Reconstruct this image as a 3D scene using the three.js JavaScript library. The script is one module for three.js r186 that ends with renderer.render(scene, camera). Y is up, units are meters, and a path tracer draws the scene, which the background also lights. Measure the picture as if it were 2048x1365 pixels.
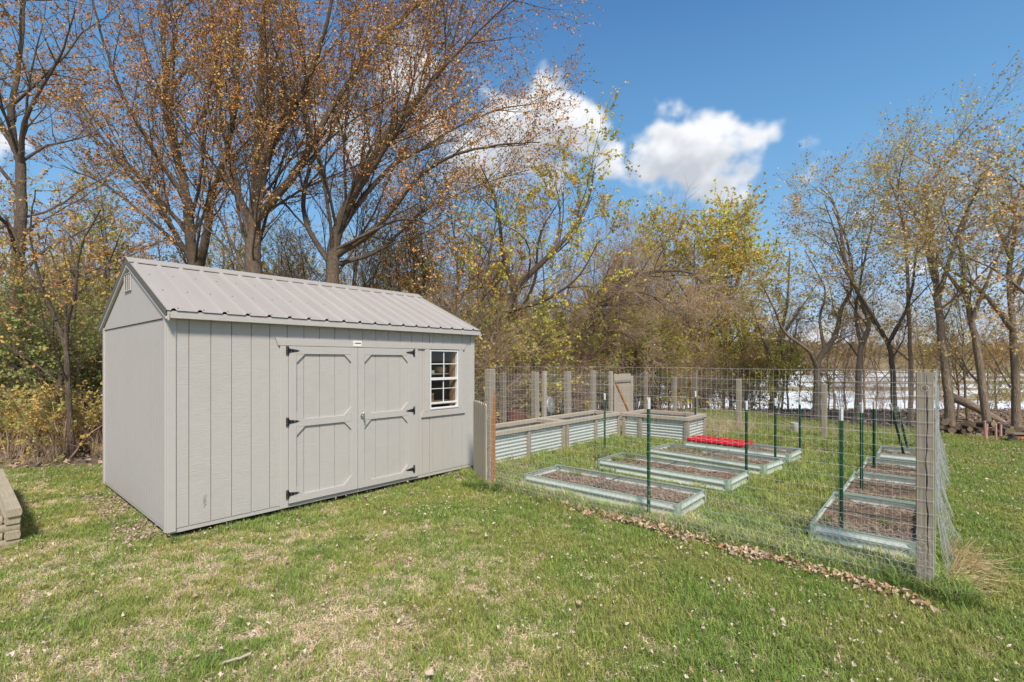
import * as THREE from 'three';
import { mergeGeometries } from 'three/addons/utils/BufferGeometryUtils.js';
import { ConvexGeometry } from 'three/addons/geometries/ConvexGeometry.js';
import { createNoise2D, createNoise3D } from 'simplex-noise';

// ------------------------------------------------------------------ camera, sky, sun, exposure
const F = 978, HY = 723, EYE = 1.79;                       // focal length and horizon row in photograph pixels, eye height
const scene = new THREE.Scene();
const camera = new THREE.PerspectiveCamera(2 * Math.atan(682.5 / F) * 180 / Math.PI, 2048 / 1365, 0.1, 2000);
camera.position.set(0, EYE, 0);
camera.lookAt(0, EYE, -10);
camera.setViewOffset(2048, 1365, 0, -(HY - 682.5), 2048, 1365);

const renderer = new THREE.WebGLRenderer();
renderer.toneMapping = THREE.LinearToneMapping;
renderer.toneMappingExposure = 1.3;
renderer.shadowMap.enabled = true;

function rngOf(seed) { let s = seed | 0; return () => { s = (s + 0x6d2b79f5) | 0; let t = Math.imul(s ^ (s >>> 15), 1 | s); t = (t + Math.imul(t ^ (t >>> 7), 61 | t)) ^ t; return ((t ^ (t >>> 14)) >>> 0) / 4294967296; }; }
const N2 = createNoise2D(rngOf(11)), N3 = createNoise3D(rngOf(12));
const clamp = (x, a = 0, b = 1) => Math.min(b, Math.max(a, x));
const smooth = (a, b, x) => { const t = clamp((x - a) / (b - a)); return t * t * (3 - 2 * t); };
const lerp = (a, b, t) => a + (b - a) * t;
const fbm2 = (x, y, o = 4) => { let s = 0, a = 0.5; for (let i = 0; i < o; i++) { s += a * N2(x, y); x *= 2.03; y *= 2.03; a *= 0.5; } return s; };
const fbm3 = (x, y, z, o = 5) => { let s = 0, a = 0.5; for (let i = 0; i < o; i++) { s += a * N3(x, y, z); x *= 2.07; y *= 2.07; z *= 2.07; a *= 0.5; } return s; };

const SUN_HEADING = 168, SUN_UP = 50;                      // degrees right of straight ahead, degrees above the horizon
const sunDir = new THREE.Vector3(Math.sin(SUN_HEADING * Math.PI / 180) * Math.cos(SUN_UP * Math.PI / 180), Math.sin(SUN_UP * Math.PI / 180), -Math.cos(SUN_HEADING * Math.PI / 180) * Math.cos(SUN_UP * Math.PI / 180));
const sun = new THREE.DirectionalLight(new THREE.Color(1.0, 0.925, 0.81), 3.6);
sun.position.copy(sunDir).multiplyScalar(60);
sun.castShadow = true; sun.shadow.radius = 18; sun.shadow.mapSize.set(4096, 4096);
Object.assign(sun.shadow.camera, { left: -30, right: 30, top: 30, bottom: -30, near: 1, far: 150 });
scene.add(sun, sun.target);

{ // blue spring sky with fair-weather cumulus
  const W = 2048, H = 1024, data = new Float32Array(W * H * 4);
  const dirOf = (px, py) => { const x = (px - 1024) / F, y = (HY - py) / F, l = Math.hypot(x, y, 1); return [x / l, y / l, -1 / l]; };
  // cumulus heaps: photograph pixel of the centre, half-width and half-height in radians, weight
  const heaps = [[1395, 330, .135, .075, 1.0], [1330, 300, .075, .05, .9], [1425, 262, .07, .05, .8], [1290, 320, .05, .05, .7], [1480, 300, .06, .06, .8], [1500, 385, .06, .025, .75],
    [1150, 270, .07, .075, .85], [1210, 320, .06, .05, .7], [1010, 290, .1, .09, .95], [820, 160, .07, .06, .75], [870, 250, .08, .06, .55], [650, 230, .1, .05, .5], [1605, 355, .03, .018, .55],
    [1085, 240, .09, .07, .85], [1130, 330, .09, .05, .7], [930, 330, .12, .05, .6], [730, 300, .12, .06, .5], [560, 160, .09, .05, .5], [1240, 400, .1, .025, .5], [1850, 400, .11, .03, .5], [1960, 520, .14, .04, .5], [1650, 690, .08, .045, .55], [1780, 620, .1, .03, .45]].map(([px, py, ...r]) => [...dirOf(px, py), ...r]);
  const cover = (x, y, z) => {
    let m = 0;
    const az = Math.atan2(x, -z), el = Math.asin(y);
    for (const [hx, hy, hz, rx, ry, w] of heaps) {
      if (x * hx + y * hy + z * hz < 0.9) continue;
      const da = (az - Math.atan2(hx, -hz)) * Math.cos(el) / rx, de = (el - Math.asin(hy)) / ry;
      m = Math.max(m, w * Math.exp(-(da * da + de * de) * 0.9));
    }
    // the same kind of clouds all round, outside the stretch that the photograph shows
    const k = 1 / (y + 0.22), round = smooth(0.55, 0.8, Math.acos(clamp(-z / Math.hypot(x, z), -1, 1)) / 1.2);
    m = Math.max(m, round * smooth(0.02, 0.5, N2(x * k * 1.1 + 31, z * k * 1.1 + 7)) * 0.9);
    const n = fbm3(x * 8, y * 11, z * 8, 7);
    return m - 0.44 + n * 0.62;
  };
  const stops = [[0, 0.62, 0.71, 0.80], [0.05, 0.45, 0.60, 0.76], [0.13, 0.29, 0.48, 0.72], [0.27, 0.175, 0.375, 0.63], [0.42, 0.115, 0.28, 0.52], [0.58, 0.068, 0.185, 0.405], [1, 0.04, 0.13, 0.34]];
  const air = (y) => { let k = 0; while (k < stops.length - 2 && y > stops[k + 1][0]) k++; const p = stops[k], q = stops[k + 1], t = clamp((y - p[0]) / (q[0] - p[0])); return [1, 2, 3].map((c) => lerp(p[c], q[c], t)); };
  for (let j = 0; j < H; j++) {
    const el = ((j + 0.5) / H - 0.5) * Math.PI, y = Math.sin(el);
    for (let i = 0; i < W; i++) {
      const az = ((i + 0.5) / W - 0.5) * 2 * Math.PI, x = Math.cos(az) * Math.cos(el), z = Math.sin(az) * Math.cos(el), o = (j * W + i) * 4;
      const c = air(Math.max(0, y));
      if (y > 0) {
        const d = cover(x, y, z);
        if (d > -0.06) {
          const up = cover(x + sunDir.x * 0.03, y + 0.045, z + sunDir.z * 0.03), a = smooth(-0.06, 0.34, d), lit = clamp(0.66 - up * 1.15 + fbm3(x * 13, y * 15, z * 13, 4) * 0.55, 0, 1);
          const cl = [lerp(0.46, 0.78, lit), lerp(0.485, 0.785, lit), lerp(0.53, 0.80, lit)];
          for (let q = 0; q < 3; q++) c[q] = lerp(c[q], cl[q], a * 0.96);
        }
      }
      if (y < 0) { c[0] = 0.20; c[1] = 0.21; c[2] = 0.16; }
      data[o] = c[0]; data[o + 1] = c[1]; data[o + 2] = c[2]; data[o + 3] = 1;
    }
  }
  const t = new THREE.DataTexture(data, W, H, THREE.RGBAFormat, THREE.FloatType);
  t.mapping = THREE.EquirectangularReflectionMapping; t.magFilter = THREE.LinearFilter; t.needsUpdate = true;
  scene.background = t; scene.environment = t;
}

// ------------------------------------------------------------------ helpers
const V = (x, y, z) => new THREE.Vector3(x, y, z);
const lin = (r, g, b) => new THREE.Color().setRGB(r, g, b);
const P = (px, py, D) => V((px - 1024) * D / F, EYE - (py - HY) * D / F, -D);                        // photograph pixel at a depth
const G = (px, py, h = 0) => { const D = (EYE - h) * F / (py - HY); return V((px - 1024) * D / F, h, -D); };   // photograph pixel on a level
const TH = 41.107 * Math.PI / 180, SN = Math.sin(TH), CS = Math.cos(TH), TURN = Math.PI / 2 - TH;       // the yard's axes: a runs away along the shed front, e to the right
const Y = (a, e, y = 0) => V(a * SN + e * CS, y, -(a * CS - e * SN));
const aOf = (x, D) => x * SN + D * CS, eOf = (x, D) => x * CS - D * SN;

const taken = new Map();
function numbered(name) { const n = taken.get(name) || 0; taken.set(name, n + 1); return n ? name + '_' + String(n).padStart(3, '0') : name; }
function tag(o, label, category, group, kind) { Object.assign(o.userData, label ? { label } : {}, category ? { category } : {}, group ? { group } : {}, kind ? { kind } : {}); return o; }
function thing(name, label, category, pos, turn = 0, group) {
  const o = new THREE.Group(); o.name = numbered(name); scene.add(o);
  if (pos) o.position.copy(pos);
  o.rotation.y = turn;
  return tag(o, label, category, group);
}
function part(parent, name, geo, mat, pos, rot, label) {
  const m = new THREE.Mesh(geo, mat); m.name = name; m.castShadow = m.receiveShadow = true;
  if (pos) m.position.copy(pos); if (rot) m.rotation.set(...rot);
  if (label) m.userData.label = label;
  parent.add(m); return m;
}
function stuffPart(parent, name, geo, mat) { const m = part(parent, name, geo, mat); m.userData.kind = 'stuff'; return m; }
function instanced(parent, name, geo, mat, mats, cols) {
  const m = new THREE.InstancedMesh(geo, mat, mats.length); m.name = name; m.castShadow = m.receiveShadow = true;
  mats.forEach((x, i) => { m.setMatrixAt(i, x); if (cols) m.setColorAt(i, cols[i]); });
  m.userData.kind = 'stuff'; parent.add(m); return m;
}
// uv in metres from the face direction
function flatUV(geo) {
  const g = geo.index ? geo.toNonIndexed() : geo; if (!g.attributes.normal) g.computeVertexNormals();
  const p = g.attributes.position, n = g.attributes.normal, uv = new Float32Array(p.count * 2);
  for (let i = 0; i < p.count; i += 3) {
    let ax = 0, ay = 0, az = 0; for (let k = 0; k < 3; k++) { ax += n.getX(i + k); ay += n.getY(i + k); az += n.getZ(i + k); }
    ax = Math.abs(ax); ay = Math.abs(ay); az = Math.abs(az);
    for (let k = 0; k < 3; k++) { const q = i + k, x = p.getX(q), y = p.getY(q), z = p.getZ(q); const s = ax >= ay && ax >= az ? [z, y] : az >= ay ? [x, y] : [x, z]; uv[q * 2] = s[0]; uv[q * 2 + 1] = s[1]; }
  }
  g.setAttribute('uv', new THREE.BufferAttribute(uv, 2)); return g;
}
const boxCache = new Map();
function cbox(w, h, d, c = 0.003) {   // chamfered box, centred
  const key = [w, h, d, c].map((x) => x.toFixed(4)).join();
  if (!boxCache.has(key)) {
    const pts = [], x = w / 2, y = h / 2, z = d / 2; c = Math.min(c, x * 0.4, y * 0.4, z * 0.4);
    for (const sx of [-1, 1]) for (const sy of [-1, 1]) for (const sz of [-1, 1]) pts.push(V(sx * (x - c), sy * (y - c), sz * z), V(sx * (x - c), sy * y, sz * (z - c)), V(sx * x, sy * (y - c), sz * (z - c)));
    boxCache.set(key, flatUV(new ConvexGeometry(pts)));
  }
  return boxCache.get(key);
}
function span(x0, x1, y0, y1, z0, z1, c) { const g = cbox(x1 - x0, y1 - y0, z1 - z0, c).clone(); g.translate((x0 + x1) / 2, (y0 + y1) / 2, (z0 + z1) / 2); return flatUV(g); }
function prism(pts, depth, z0 = 0) {   // polygon in x, y given thickness along z
  const g = new THREE.ExtrudeGeometry(new THREE.Shape(pts.map(([x, y]) => new THREE.Vector2(x, y))), { depth, bevelEnabled: false }); g.translate(0, 0, z0); return flatUV(g);
}
// triangle collector for tubes and free shapes
class Build {
  constructor() { this.p = []; this.n = []; this.uv = []; this.i = []; }
  tube(path, sides, uvk = 1, capEnd = false) {   // path: [{p, r}]
    const base = this.p.length / 3, m = path.length; let nx = null, len = 0;
    for (let k = 0; k < m; k++) {
      const t = V(0, 0, 0).subVectors(path[Math.min(m - 1, k + 1)].p, path[Math.max(0, k - 1)].p).normalize();
      if (!nx) { nx = Math.abs(t.y) < 0.9 ? V(0, 1, 0) : V(1, 0, 0); }
      nx = nx.clone().addScaledVector(t, -nx.dot(t)).normalize(); const b = V(0, 0, 0).crossVectors(t, nx);
      if (k) len += path[k].p.distanceTo(path[k - 1].p);
      for (let s = 0; s <= sides; s++) {
        const a = s / sides * Math.PI * 2, c = Math.cos(a), d = Math.sin(a), x = nx.x * c + b.x * d, y = nx.y * c + b.y * d, z = nx.z * c + b.z * d, r = path[k].r;
        this.p.push(path[k].p.x + x * r, path[k].p.y + y * r, path[k].p.z + z * r); this.n.push(x, y, z); this.uv.push(s / sides * Math.max(0.2, Math.PI * 2 * path[0].r) * uvk, len * uvk);
      }
    }
    for (let k = 0; k < m - 1; k++) for (let s = 0; s < sides; s++) { const a = base + k * (sides + 1) + s, b = a + sides + 1; this.i.push(a, a + 1, b, a + 1, b + 1, b); }
    if (capEnd) for (const k of [0, m - 1]) { const c0 = base + k * (sides + 1); for (let s = 1; s < sides - 1; s++) k ? this.i.push(c0, c0 + s, c0 + s + 1) : this.i.push(c0, c0 + s + 1, c0 + s); }
    return this;
  }
  tri(a, b, c) { const n = V(0, 0, 0).crossVectors(b.clone().sub(a), c.clone().sub(a)).normalize(), o = this.p.length / 3; for (const q of [a, b, c]) { this.p.push(q.x, q.y, q.z); this.n.push(n.x, n.y, n.z); this.uv.push(q.x, q.z); } this.i.push(o, o + 1, o + 2); return this; }
  quad(a, b, c, d) { return this.tri(a, b, c).tri(a, c, d); }
  geo() {
    const g = new THREE.BufferGeometry();
    g.setAttribute('position', new THREE.Float32BufferAttribute(this.p, 3)); g.setAttribute('normal', new THREE.Float32BufferAttribute(this.n, 3)); g.setAttribute('uv', new THREE.Float32BufferAttribute(this.uv, 2)); g.setIndex(this.i); return g;
  }
}
function wire(B, a, b, r, sides = 3) { B.tube([{ p: a, r }, { p: b, r }], sides); }

// periodic noise for textures
function lattice(seed, n) { const r = rngOf(seed), a = new Float32Array(n * n); for (let i = 0; i < n * n; i++) a[i] = r(); return (x, y) => { const fx = Math.floor(x), fy = Math.floor(y), u = x - fx, v = y - fy, s = u * u * (3 - 2 * u), t = v * v * (3 - 2 * v), m = (q) => ((q % n) + n) % n, A = (i, j) => a[m(fy + j) * n + m(fx + i)]; return lerp(lerp(A(0, 0), A(1, 0), s), lerp(A(0, 1), A(1, 1), s), t); }; }
function tex(size, fn, srgb = false, rx = 1, ry = 1) {
  const [w, h] = Array.isArray(size) ? size : [size, size], d = new Uint8Array(w * h * 4);
  for (let j = 0; j < h; j++) for (let i = 0; i < w; i++) { const c = fn((i + 0.5) / w, (j + 0.5) / h), o = (j * w + i) * 4, k = Array.isArray(c) ? c : [c, c, c]; for (let q = 0; q < 3; q++) d[o + q] = clamp(k[q]) * 255; d[o + 3] = 255; }
  const t = new THREE.DataTexture(d, w, h); t.wrapS = t.wrapT = THREE.RepeatWrapping; t.magFilter = THREE.LinearFilter; t.repeat.set(rx, ry); if (srgb) t.colorSpace = THREE.SRGBColorSpace; t.needsUpdate = true; return t;
}
const la = lattice(1, 64), lb = lattice(2, 128), lc = lattice(3, 256);
const std = (o) => new THREE.MeshStandardMaterial(o);
const phy = (o) => new THREE.MeshPhysicalMaterial(o);

// ------------------------------------------------------------------ materials
const M = {};
{ // painted embossed siding
  const grain = (u, v) => { const w = la(u * 4, v * 4) * 1.6; return 0.55 * lc(u * 16 + w, v * 256) * (0.35 + 0.65 * la(u * 8, v * 8 + 9)) + 0.3 * lc(u * 64, v * 128) + 0.15 * lb(u * 128, v * 16); };
  const gb = tex([512, 512], grain, false, 0.9, 0.9);
  const gv = tex([512, 512], (u, v) => 0.6 * lc(u * 256, v * 12) + 0.4 * lc(u * 128, v * 64), false, 0.9, 0.9);
  const tone = (a, b) => tex(256, (u, v) => { const k = 0.95 + 0.05 * lb(u * 32, v * 32) * a + 0.03 * la(u * 5, v * 5) * b; return [k, k, k * 0.995]; }, false, 0.5, 0.5);
  const t1 = tone(1, 1);
  M.siding = std({ color: lin(0.50, 0.47, 0.44), map: t1, roughness: 0.72, bumpMap: gb, bumpScale: 0.0022 });
  M.sidingV = std({ color: lin(0.51, 0.47, 0.44), map: t1, roughness: 0.72, bumpMap: gv, bumpScale: 0.0016 });
  M.trim = std({ color: lin(0.51, 0.48, 0.45), map: t1, roughness: 0.68, bumpMap: gb, bumpScale: 0.0016 });
  M.roof = std({ color: lin(0.43, 0.395, 0.365), roughness: 0.42, metalness: 0.0, map: tex(256, (u, v) => 0.93 + 0.07 * lb(u * 24, v * 6), false, 0.4, 0.4) });
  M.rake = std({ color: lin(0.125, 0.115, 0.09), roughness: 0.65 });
  M.edge = std({ color: lin(0.62, 0.60, 0.56), roughness: 0.5 });
}
M.black = std({ color: lin(0.012, 0.012, 0.013), roughness: 0.45, metalness: 0.3 });
M.chrome = std({ color: lin(0.75, 0.75, 0.75), roughness: 0.22, metalness: 1 });
M.vinyl = std({ color: lin(0.78, 0.78, 0.77), roughness: 0.4 });
M.glass = phy({ color: lin(0.92, 0.95, 0.94), transmission: 1, thickness: 0, roughness: 0.02, ior: 1.5 });
M.inside = std({ color: lin(0.24, 0.17, 0.10), roughness: 0.9 });
function woodMat(r, g, b, seed, vary = 0.5) {
  const n1 = lattice(seed, 64), n2 = lattice(seed + 1, 256);
  const f = (u, v) => { const s = n2(u * 128 + n1(u * 4, v * 4) * 5, v * 6); return 1 - vary * (0.55 * s * s + 0.25 * n1(u * 6, v * 10) + 0.2 * n2(u * 60, v * 20)); };
  return std({ color: lin(r, g, b), map: tex(256, (u, v) => { const k = f(u, v); return [k, k * lerp(1, 0.985, k), k * 0.97]; }, false, 1.8, 0.9), roughness: 0.9, bumpMap: tex(256, f, false, 1.8, 0.9), bumpScale: 0.004 });
}
M.wood = woodMat(0.40, 0.345, 0.275, 40); M.woodPale = woodMat(0.50, 0.44, 0.36, 50, 0.42); M.woodDark = woodMat(0.27, 0.22, 0.165, 60); M.woodOrange = woodMat(0.50, 0.20, 0.055, 70, 0.45); M.timber = woodMat(0.47, 0.40, 0.29, 80, 0.45);
M.galv = std({ color: lin(0.74, 0.77, 0.73), metalness: 0.35, roughness: 0.42, map: tex(256, (u, v) => { const k = 0.82 + 0.18 * lb(u * 30, v * 30); return [k, k, k]; }, false, 2, 2), roughnessMap: tex(256, (u, v) => 0.75 + 0.25 * lb(u * 40, v * 40), false, 2, 2) });
M.bedMetal = std({ color: lin(0.66, 0.71, 0.64), metalness: 0.22, roughness: 0.4, map: M.galv.map, roughnessMap: M.galv.roughnessMap });
M.galvGreen = std({ color: lin(0.40, 0.50, 0.41), metalness: 0.35, roughness: 0.5 });
M.wire = std({ color: lin(0.62, 0.63, 0.61), metalness: 0.35, roughness: 0.5 });
M.tpost = std({ color: lin(0.012, 0.075, 0.034), roughness: 0.45 });
M.tposttip = std({ color: lin(0.72, 0.72, 0.70), roughness: 0.55 });
M.rod = std({ color: lin(0.05, 0.085, 0.07), roughness: 0.5 });
M.red = std({ color: lin(0.62, 0.018, 0.03), roughness: 0.4 });
M.pink = std({ color: lin(0.62, 0.33, 0.28), roughness: 0.8 });
const soilMap = tex(512, (u, v) => { const a = lc(u * 200, v * 200), b = lb(u * 60, v * 60), c = la(u * 12, v * 12), k = 0.45 + 0.55 * (0.5 * a + 0.3 * b + 0.2 * c), s = a > 0.8 ? 1.5 : 1; return [k * s, k * s * 0.95, k * s * 0.9]; }, false, 1, 1);
M.soil = std({ color: lin(0.27, 0.19, 0.135), map: soilMap, roughness: 1, bumpMap: soilMap, bumpScale: 0.02 });
const barkMap = (seed) => { const n1 = lattice(seed, 32), n2 = lattice(seed + 1, 128); const f = (u, v) => { const w = n1(u * 8, v * 8), r = Math.abs(n2(u * 40 + w * 3, v * 9) - 0.5) * 2; return clamp(0.35 + 0.65 * (0.6 * r + 0.4 * n2(u * 100, v * 40))); }; return tex(256, f, false, 1.4, 0.9); };
const bk = barkMap(90);
const bark = (r, g, b) => std({ color: lin(r, g, b), map: bk, roughness: 0.95, bumpMap: bk, bumpScale: 0.03 });
M.barkMaple = bark(0.30, 0.22, 0.155); M.barkDark = bark(0.26, 0.195, 0.145); M.barkGrey = bark(0.42, 0.32, 0.235); M.barkTan = bark(0.46, 0.345, 0.245);
const twigMat = (r, g, b) => std({ color: lin(r, g, b), roughness: 0.9 });
M.twigMaple = twigMat(0.20, 0.145, 0.10); M.twigGrey = twigMat(0.42, 0.32, 0.23); M.twigBrown = twigMat(0.44, 0.31, 0.215); M.twigDark = twigMat(0.24, 0.18, 0.13);
const leafMat = (r, g, b) => phy({ color: lin(r, g, b), roughness: 0.85, transmission: 0.4, thickness: 0, side: THREE.DoubleSide });
M.leafMaple = std({ color: lin(0.56, 0.285, 0.085), roughness: 0.85, side: THREE.DoubleSide }); M.leafYellow = leafMat(0.66, 0.53, 0.07); M.leafGreen = leafMat(0.52, 0.49, 0.08); M.leafOlive = leafMat(0.58, 0.46, 0.12); M.leafTan = std({ color: lin(0.60, 0.385, 0.14), roughness: 0.85, side: THREE.DoubleSide }); M.leafDeep = leafMat(0.34, 0.38, 0.09);

// ------------------------------------------------------------------ ground
const gardenIn = (a, e) => a > 5.06 && a < 13.4 && e > -5.75 && e < -0.1;
function lawn(x, D) {   // 1 on the grass, 0 on the woodland floor
  const a = aOf(x, D), e = eOf(x, D), w = N2(x * 0.7, D * 0.7) * 0.35 + N2(x * 2.3, D * 2.3) * 0.15;
  let edge = 16.0 + (e < 0 ? -e * 0.42 : -e * 0.25) - a + w;                   // far side, before the log pile
  if (e < -6.9 || a < 3) edge = Math.min(edge, Math.max(8.25 - D, e + 6.7) + w);  // woods behind the shed and the left fence
  return smooth(-0.2, 0.2, edge);
}
function ground(x, D) {
  const r = smooth(17, 34, D) * smooth(-6, 6, x - (D - 20) * 0.1), far = smooth(150, 230, D);
  const l = smooth(12, 30, D) * 0.35 * (1 - smooth(-4, 8, x));
  return -2.9 * r * (1 - far) - l + far * (1.5 + 7 * smooth(200, 420, D) + 2.2 * N2(x * 0.006, D * 0.004)) + (D < 40 ? 0.02 * N2(x * 1.3, D * 1.3) * smooth(1, 3, D) * (1 - lawn(x, D)) * 3 : 0);
}
function dry(x, D) {   // how much straw stands among the green
  const a = aOf(x, D), e = eOf(x, D);
  if (gardenIn(a, e)) return clamp(0.06 + 0.2 * N2(x * 1.1, D * 1.1));
  const spots = [[1010, 1130, .5], [860, 1120, .5], [650, 1300, .8], [700, 1190, .6], [480, 1130, .9], [310, 1150, .8], [90, 1150, .8], [250, 1290, .8], [60, 990, 1.0], [250, 1010, .7], [430, 1085, .5], [1000, 1345, .5], [580, 1080, .4]];
  let m = 0;
  for (const [px, py, r] of spots) { const g = G(px, py); m = Math.max(m, Math.exp(-((x - g.x) ** 2 + (D + g.z) ** 2) / (r * r) * 1.2)); }
  const n = fbm2(x * 0.75 + 5, D * 0.75, 3) + 0.55 * fbm2(x * 3.1, D * 3.1 + 8, 3);
  const side = smooth(2.6, -1.5, x + D * 0.12);
  return clamp(0.06 + 0.36 * side + 0.55 * m + n * (0.3 + 0.6 * side));
}
{
  const xs = [], ds = [];
  for (let x = -16; x <= 16.01; x += 0.25) xs.push(x);
  for (let k = 1; k <= 26; k++) { const s = 16 + 0.25 * k + Math.pow(k / 26, 3) * 880; xs.push(s); xs.unshift(-s); }
  for (let d = -14; d < 0; d += 1) ds.push(d);
  for (let d = 0; d <= 24.01; d += 0.25) ds.push(d);
  for (let k = 1; k <= 44; k++) ds.push(24 + 0.6 * k + Math.pow(k / 44, 3) * 880);
  const p = [], col = [], uv = [], idx = [], w = xs.length;
  for (const d of ds) for (const x of xs) {
    p.push(x, ground(x, d), -d); uv.push(x, d);
    const L = d < 30 ? lawn(x, d) : 0, k = dry(x, Math.max(d, 0.1)), shore = smooth(150, 200, d), n = 0.85 + 0.3 * N2(x * 1.9, d * 1.9);
    const g = [lerp(0.22, 0.40, k), lerp(0.22, 0.33, k), lerp(0.09, 0.21, k)], f = [0.26 * n, 0.19 * n, 0.14 * n], s = [0.36, 0.29, 0.16];
    for (let q = 0; q < 3; q++) col.push(lerp(lerp(f[q], g[q], L), s[q], shore));
  }
  for (let j = 0; j < ds.length - 1; j++) for (let i = 0; i < w - 1; i++) { const a = j * w + i, b = a + w; idx.push(a, a + 1, b, a + 1, b + 1, b); }
  const g = new THREE.BufferGeometry(); g.setAttribute('position', new THREE.Float32BufferAttribute(p, 3)); g.setAttribute('color', new THREE.Float32BufferAttribute(col, 3)); g.setAttribute('uv', new THREE.Float32BufferAttribute(uv, 2)); g.setIndex(idx); g.computeVertexNormals();
  const map = tex(1024, (u, v) => { const k = 0.35 + 0.75 * (0.4 * lc(u * 256, v * 256) + 0.35 * lb(u * 90, v * 90) + 0.25 * la(u * 20, v * 20)); return [k, k * 0.98, k * 0.94]; }, false, 0.5, 0.5);
  tag(part(scene, 'ground', g, std({ vertexColors: true, map, roughness: 1, bumpMap: map, bumpScale: 0.03 })), null, null, null, 'structure');
  // the lake beyond the trees, sky glare painted into its pale base colour
  const lake = new THREE.PlaneGeometry(900, 230, 1, 1); lake.rotateX(-Math.PI / 2);
  const lm = tex(512, (u, v) => 0.5 * lb(u * 60, v * 60) + 0.5 * lc(u * 180, v * 180), false, 60, 16);
  for (const [x, d, w, t] of [[40, 62, 26, 4], [75, 80, 30, 5], [110, 105, 46, 6], [60, 128, 34, 6], [150, 150, 60, 8], [48, 46, 16, 2.5], [62, 52, 14, 2]]) { const g = new THREE.SphereGeometry(1, 24, 10); g.scale(w, 0.45, t); tag(part(scene, numbered('sandbar'), g, std({ color: lin(0.40, 0.32, 0.19), map, roughness: 1 }), V(x, -1.9, -d)), null, null, null, 'structure'); }
  tag(part(scene, 'lake_water', lake, std({ color: lin(0.78, 0.78, 0.77), roughness: 0.55, bumpMap: lm, bumpScale: 0.01 }), V(180, -1.75, -135)), null, null, null, 'structure');
}

// ------------------------------------------------------------------ trees
function polyAt(path, t) { const s = clamp(t) * (path.length - 1), i = Math.min(path.length - 2, Math.floor(s)), u = s - i; return { p: path[i].p.clone().lerp(path[i + 1].p, u), r: lerp(path[i].r, path[i + 1].r, u), d: path[i + 1].p.clone().sub(path[i].p).normalize() }; }
function plen(path) { let l = 0; for (let i = 1; i < path.length; i++) l += path[i].p.distanceTo(path[i - 1].p); return l; }
function smoothPath(pts, r0, r1, n, rnd, jit = 0.02) {
  const c = new THREE.CatmullRomCurve3(pts, false, 'centripetal'), out = [], L = c.getLength();
  for (let i = 0; i <= n; i++) { const t = i / n, p = c.getPoint(t); if (i && i < n) p.add(V(rnd() - 0.5, rnd() - 0.5, rnd() - 0.5).multiplyScalar(jit * L / n * 2)); out.push({ p, r: lerp(r0, r1, Math.pow(t, 0.8)) }); }
  return out;
}
function offshoot(tan, angle, rnd, up) {
  const q = V(rnd() - 0.5, rnd() - 0.5, rnd() - 0.5); q.addScaledVector(tan, -q.dot(tan)).normalize();
  return tan.clone().multiplyScalar(Math.cos(angle)).addScaledVector(q, Math.sin(angle)).add(V(0, up, 0)).normalize();
}
// grows side branches on a limb; sprays collects where the fine twigs sit: {p, d, s}
function grow(B, path, level, o, rnd, sprays) {
  B.tube(path, level === 0 ? 9 : level === 1 ? 5 : 3, 1);
  const L = plen(path);
  if (level < o.levels) {
    const n = Math.max(2, Math.round(L * o.per[level])), t0 = o.from[level];
    for (let i = 0; i < n; i++) {
      const t = t0 + (1 - t0) * (i + rnd()) / n, at = polyAt(path, t);
      const len = Math.max(0.35, L * o.ratio[level] * (1.1 - 0.65 * t) * (0.55 + 0.75 * rnd()));
      let d = offshoot(at.d, lerp(o.angle[0], o.angle[1], rnd()), rnd, o.up), p = at.p.clone();
      const r0 = Math.min(at.r * 0.7, 0.004 + len * o.thick), m = level === 0 ? 6 : 4, np = [{ p: p.clone(), r: r0 }];
      for (let k = 1; k <= m; k++) { d.add(V((rnd() - 0.5) * o.wob, (rnd() - 0.5) * o.wob + o.up * 0.25, (rnd() - 0.5) * o.wob)).normalize(); p.addScaledVector(d, len / m); np.push({ p: p.clone(), r: lerp(r0, 0.003, k / m) }); }
      grow(B, np, level + 1, o, rnd, sprays);
    }
  }
  if (o.spray[level]) {
    const n = Math.max(1, Math.round(L * o.spray[level]));
    for (let i = 0; i < n; i++) { const t = level >= o.levels ? (i + rnd()) / n : 0.35 + 0.65 * (i + rnd()) / n, at = polyAt(path, t); sprays.push({ p: at.p, d: offshoot(at.d, 0.3 + 0.6 * rnd(), rnd, o.up), s: 0.7 + 0.6 * rnd() }); }
    const end = polyAt(path, 1); sprays.push({ p: end.p, d: end.d, s: 0.8 + 0.4 * rnd() });
  }
}
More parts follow.
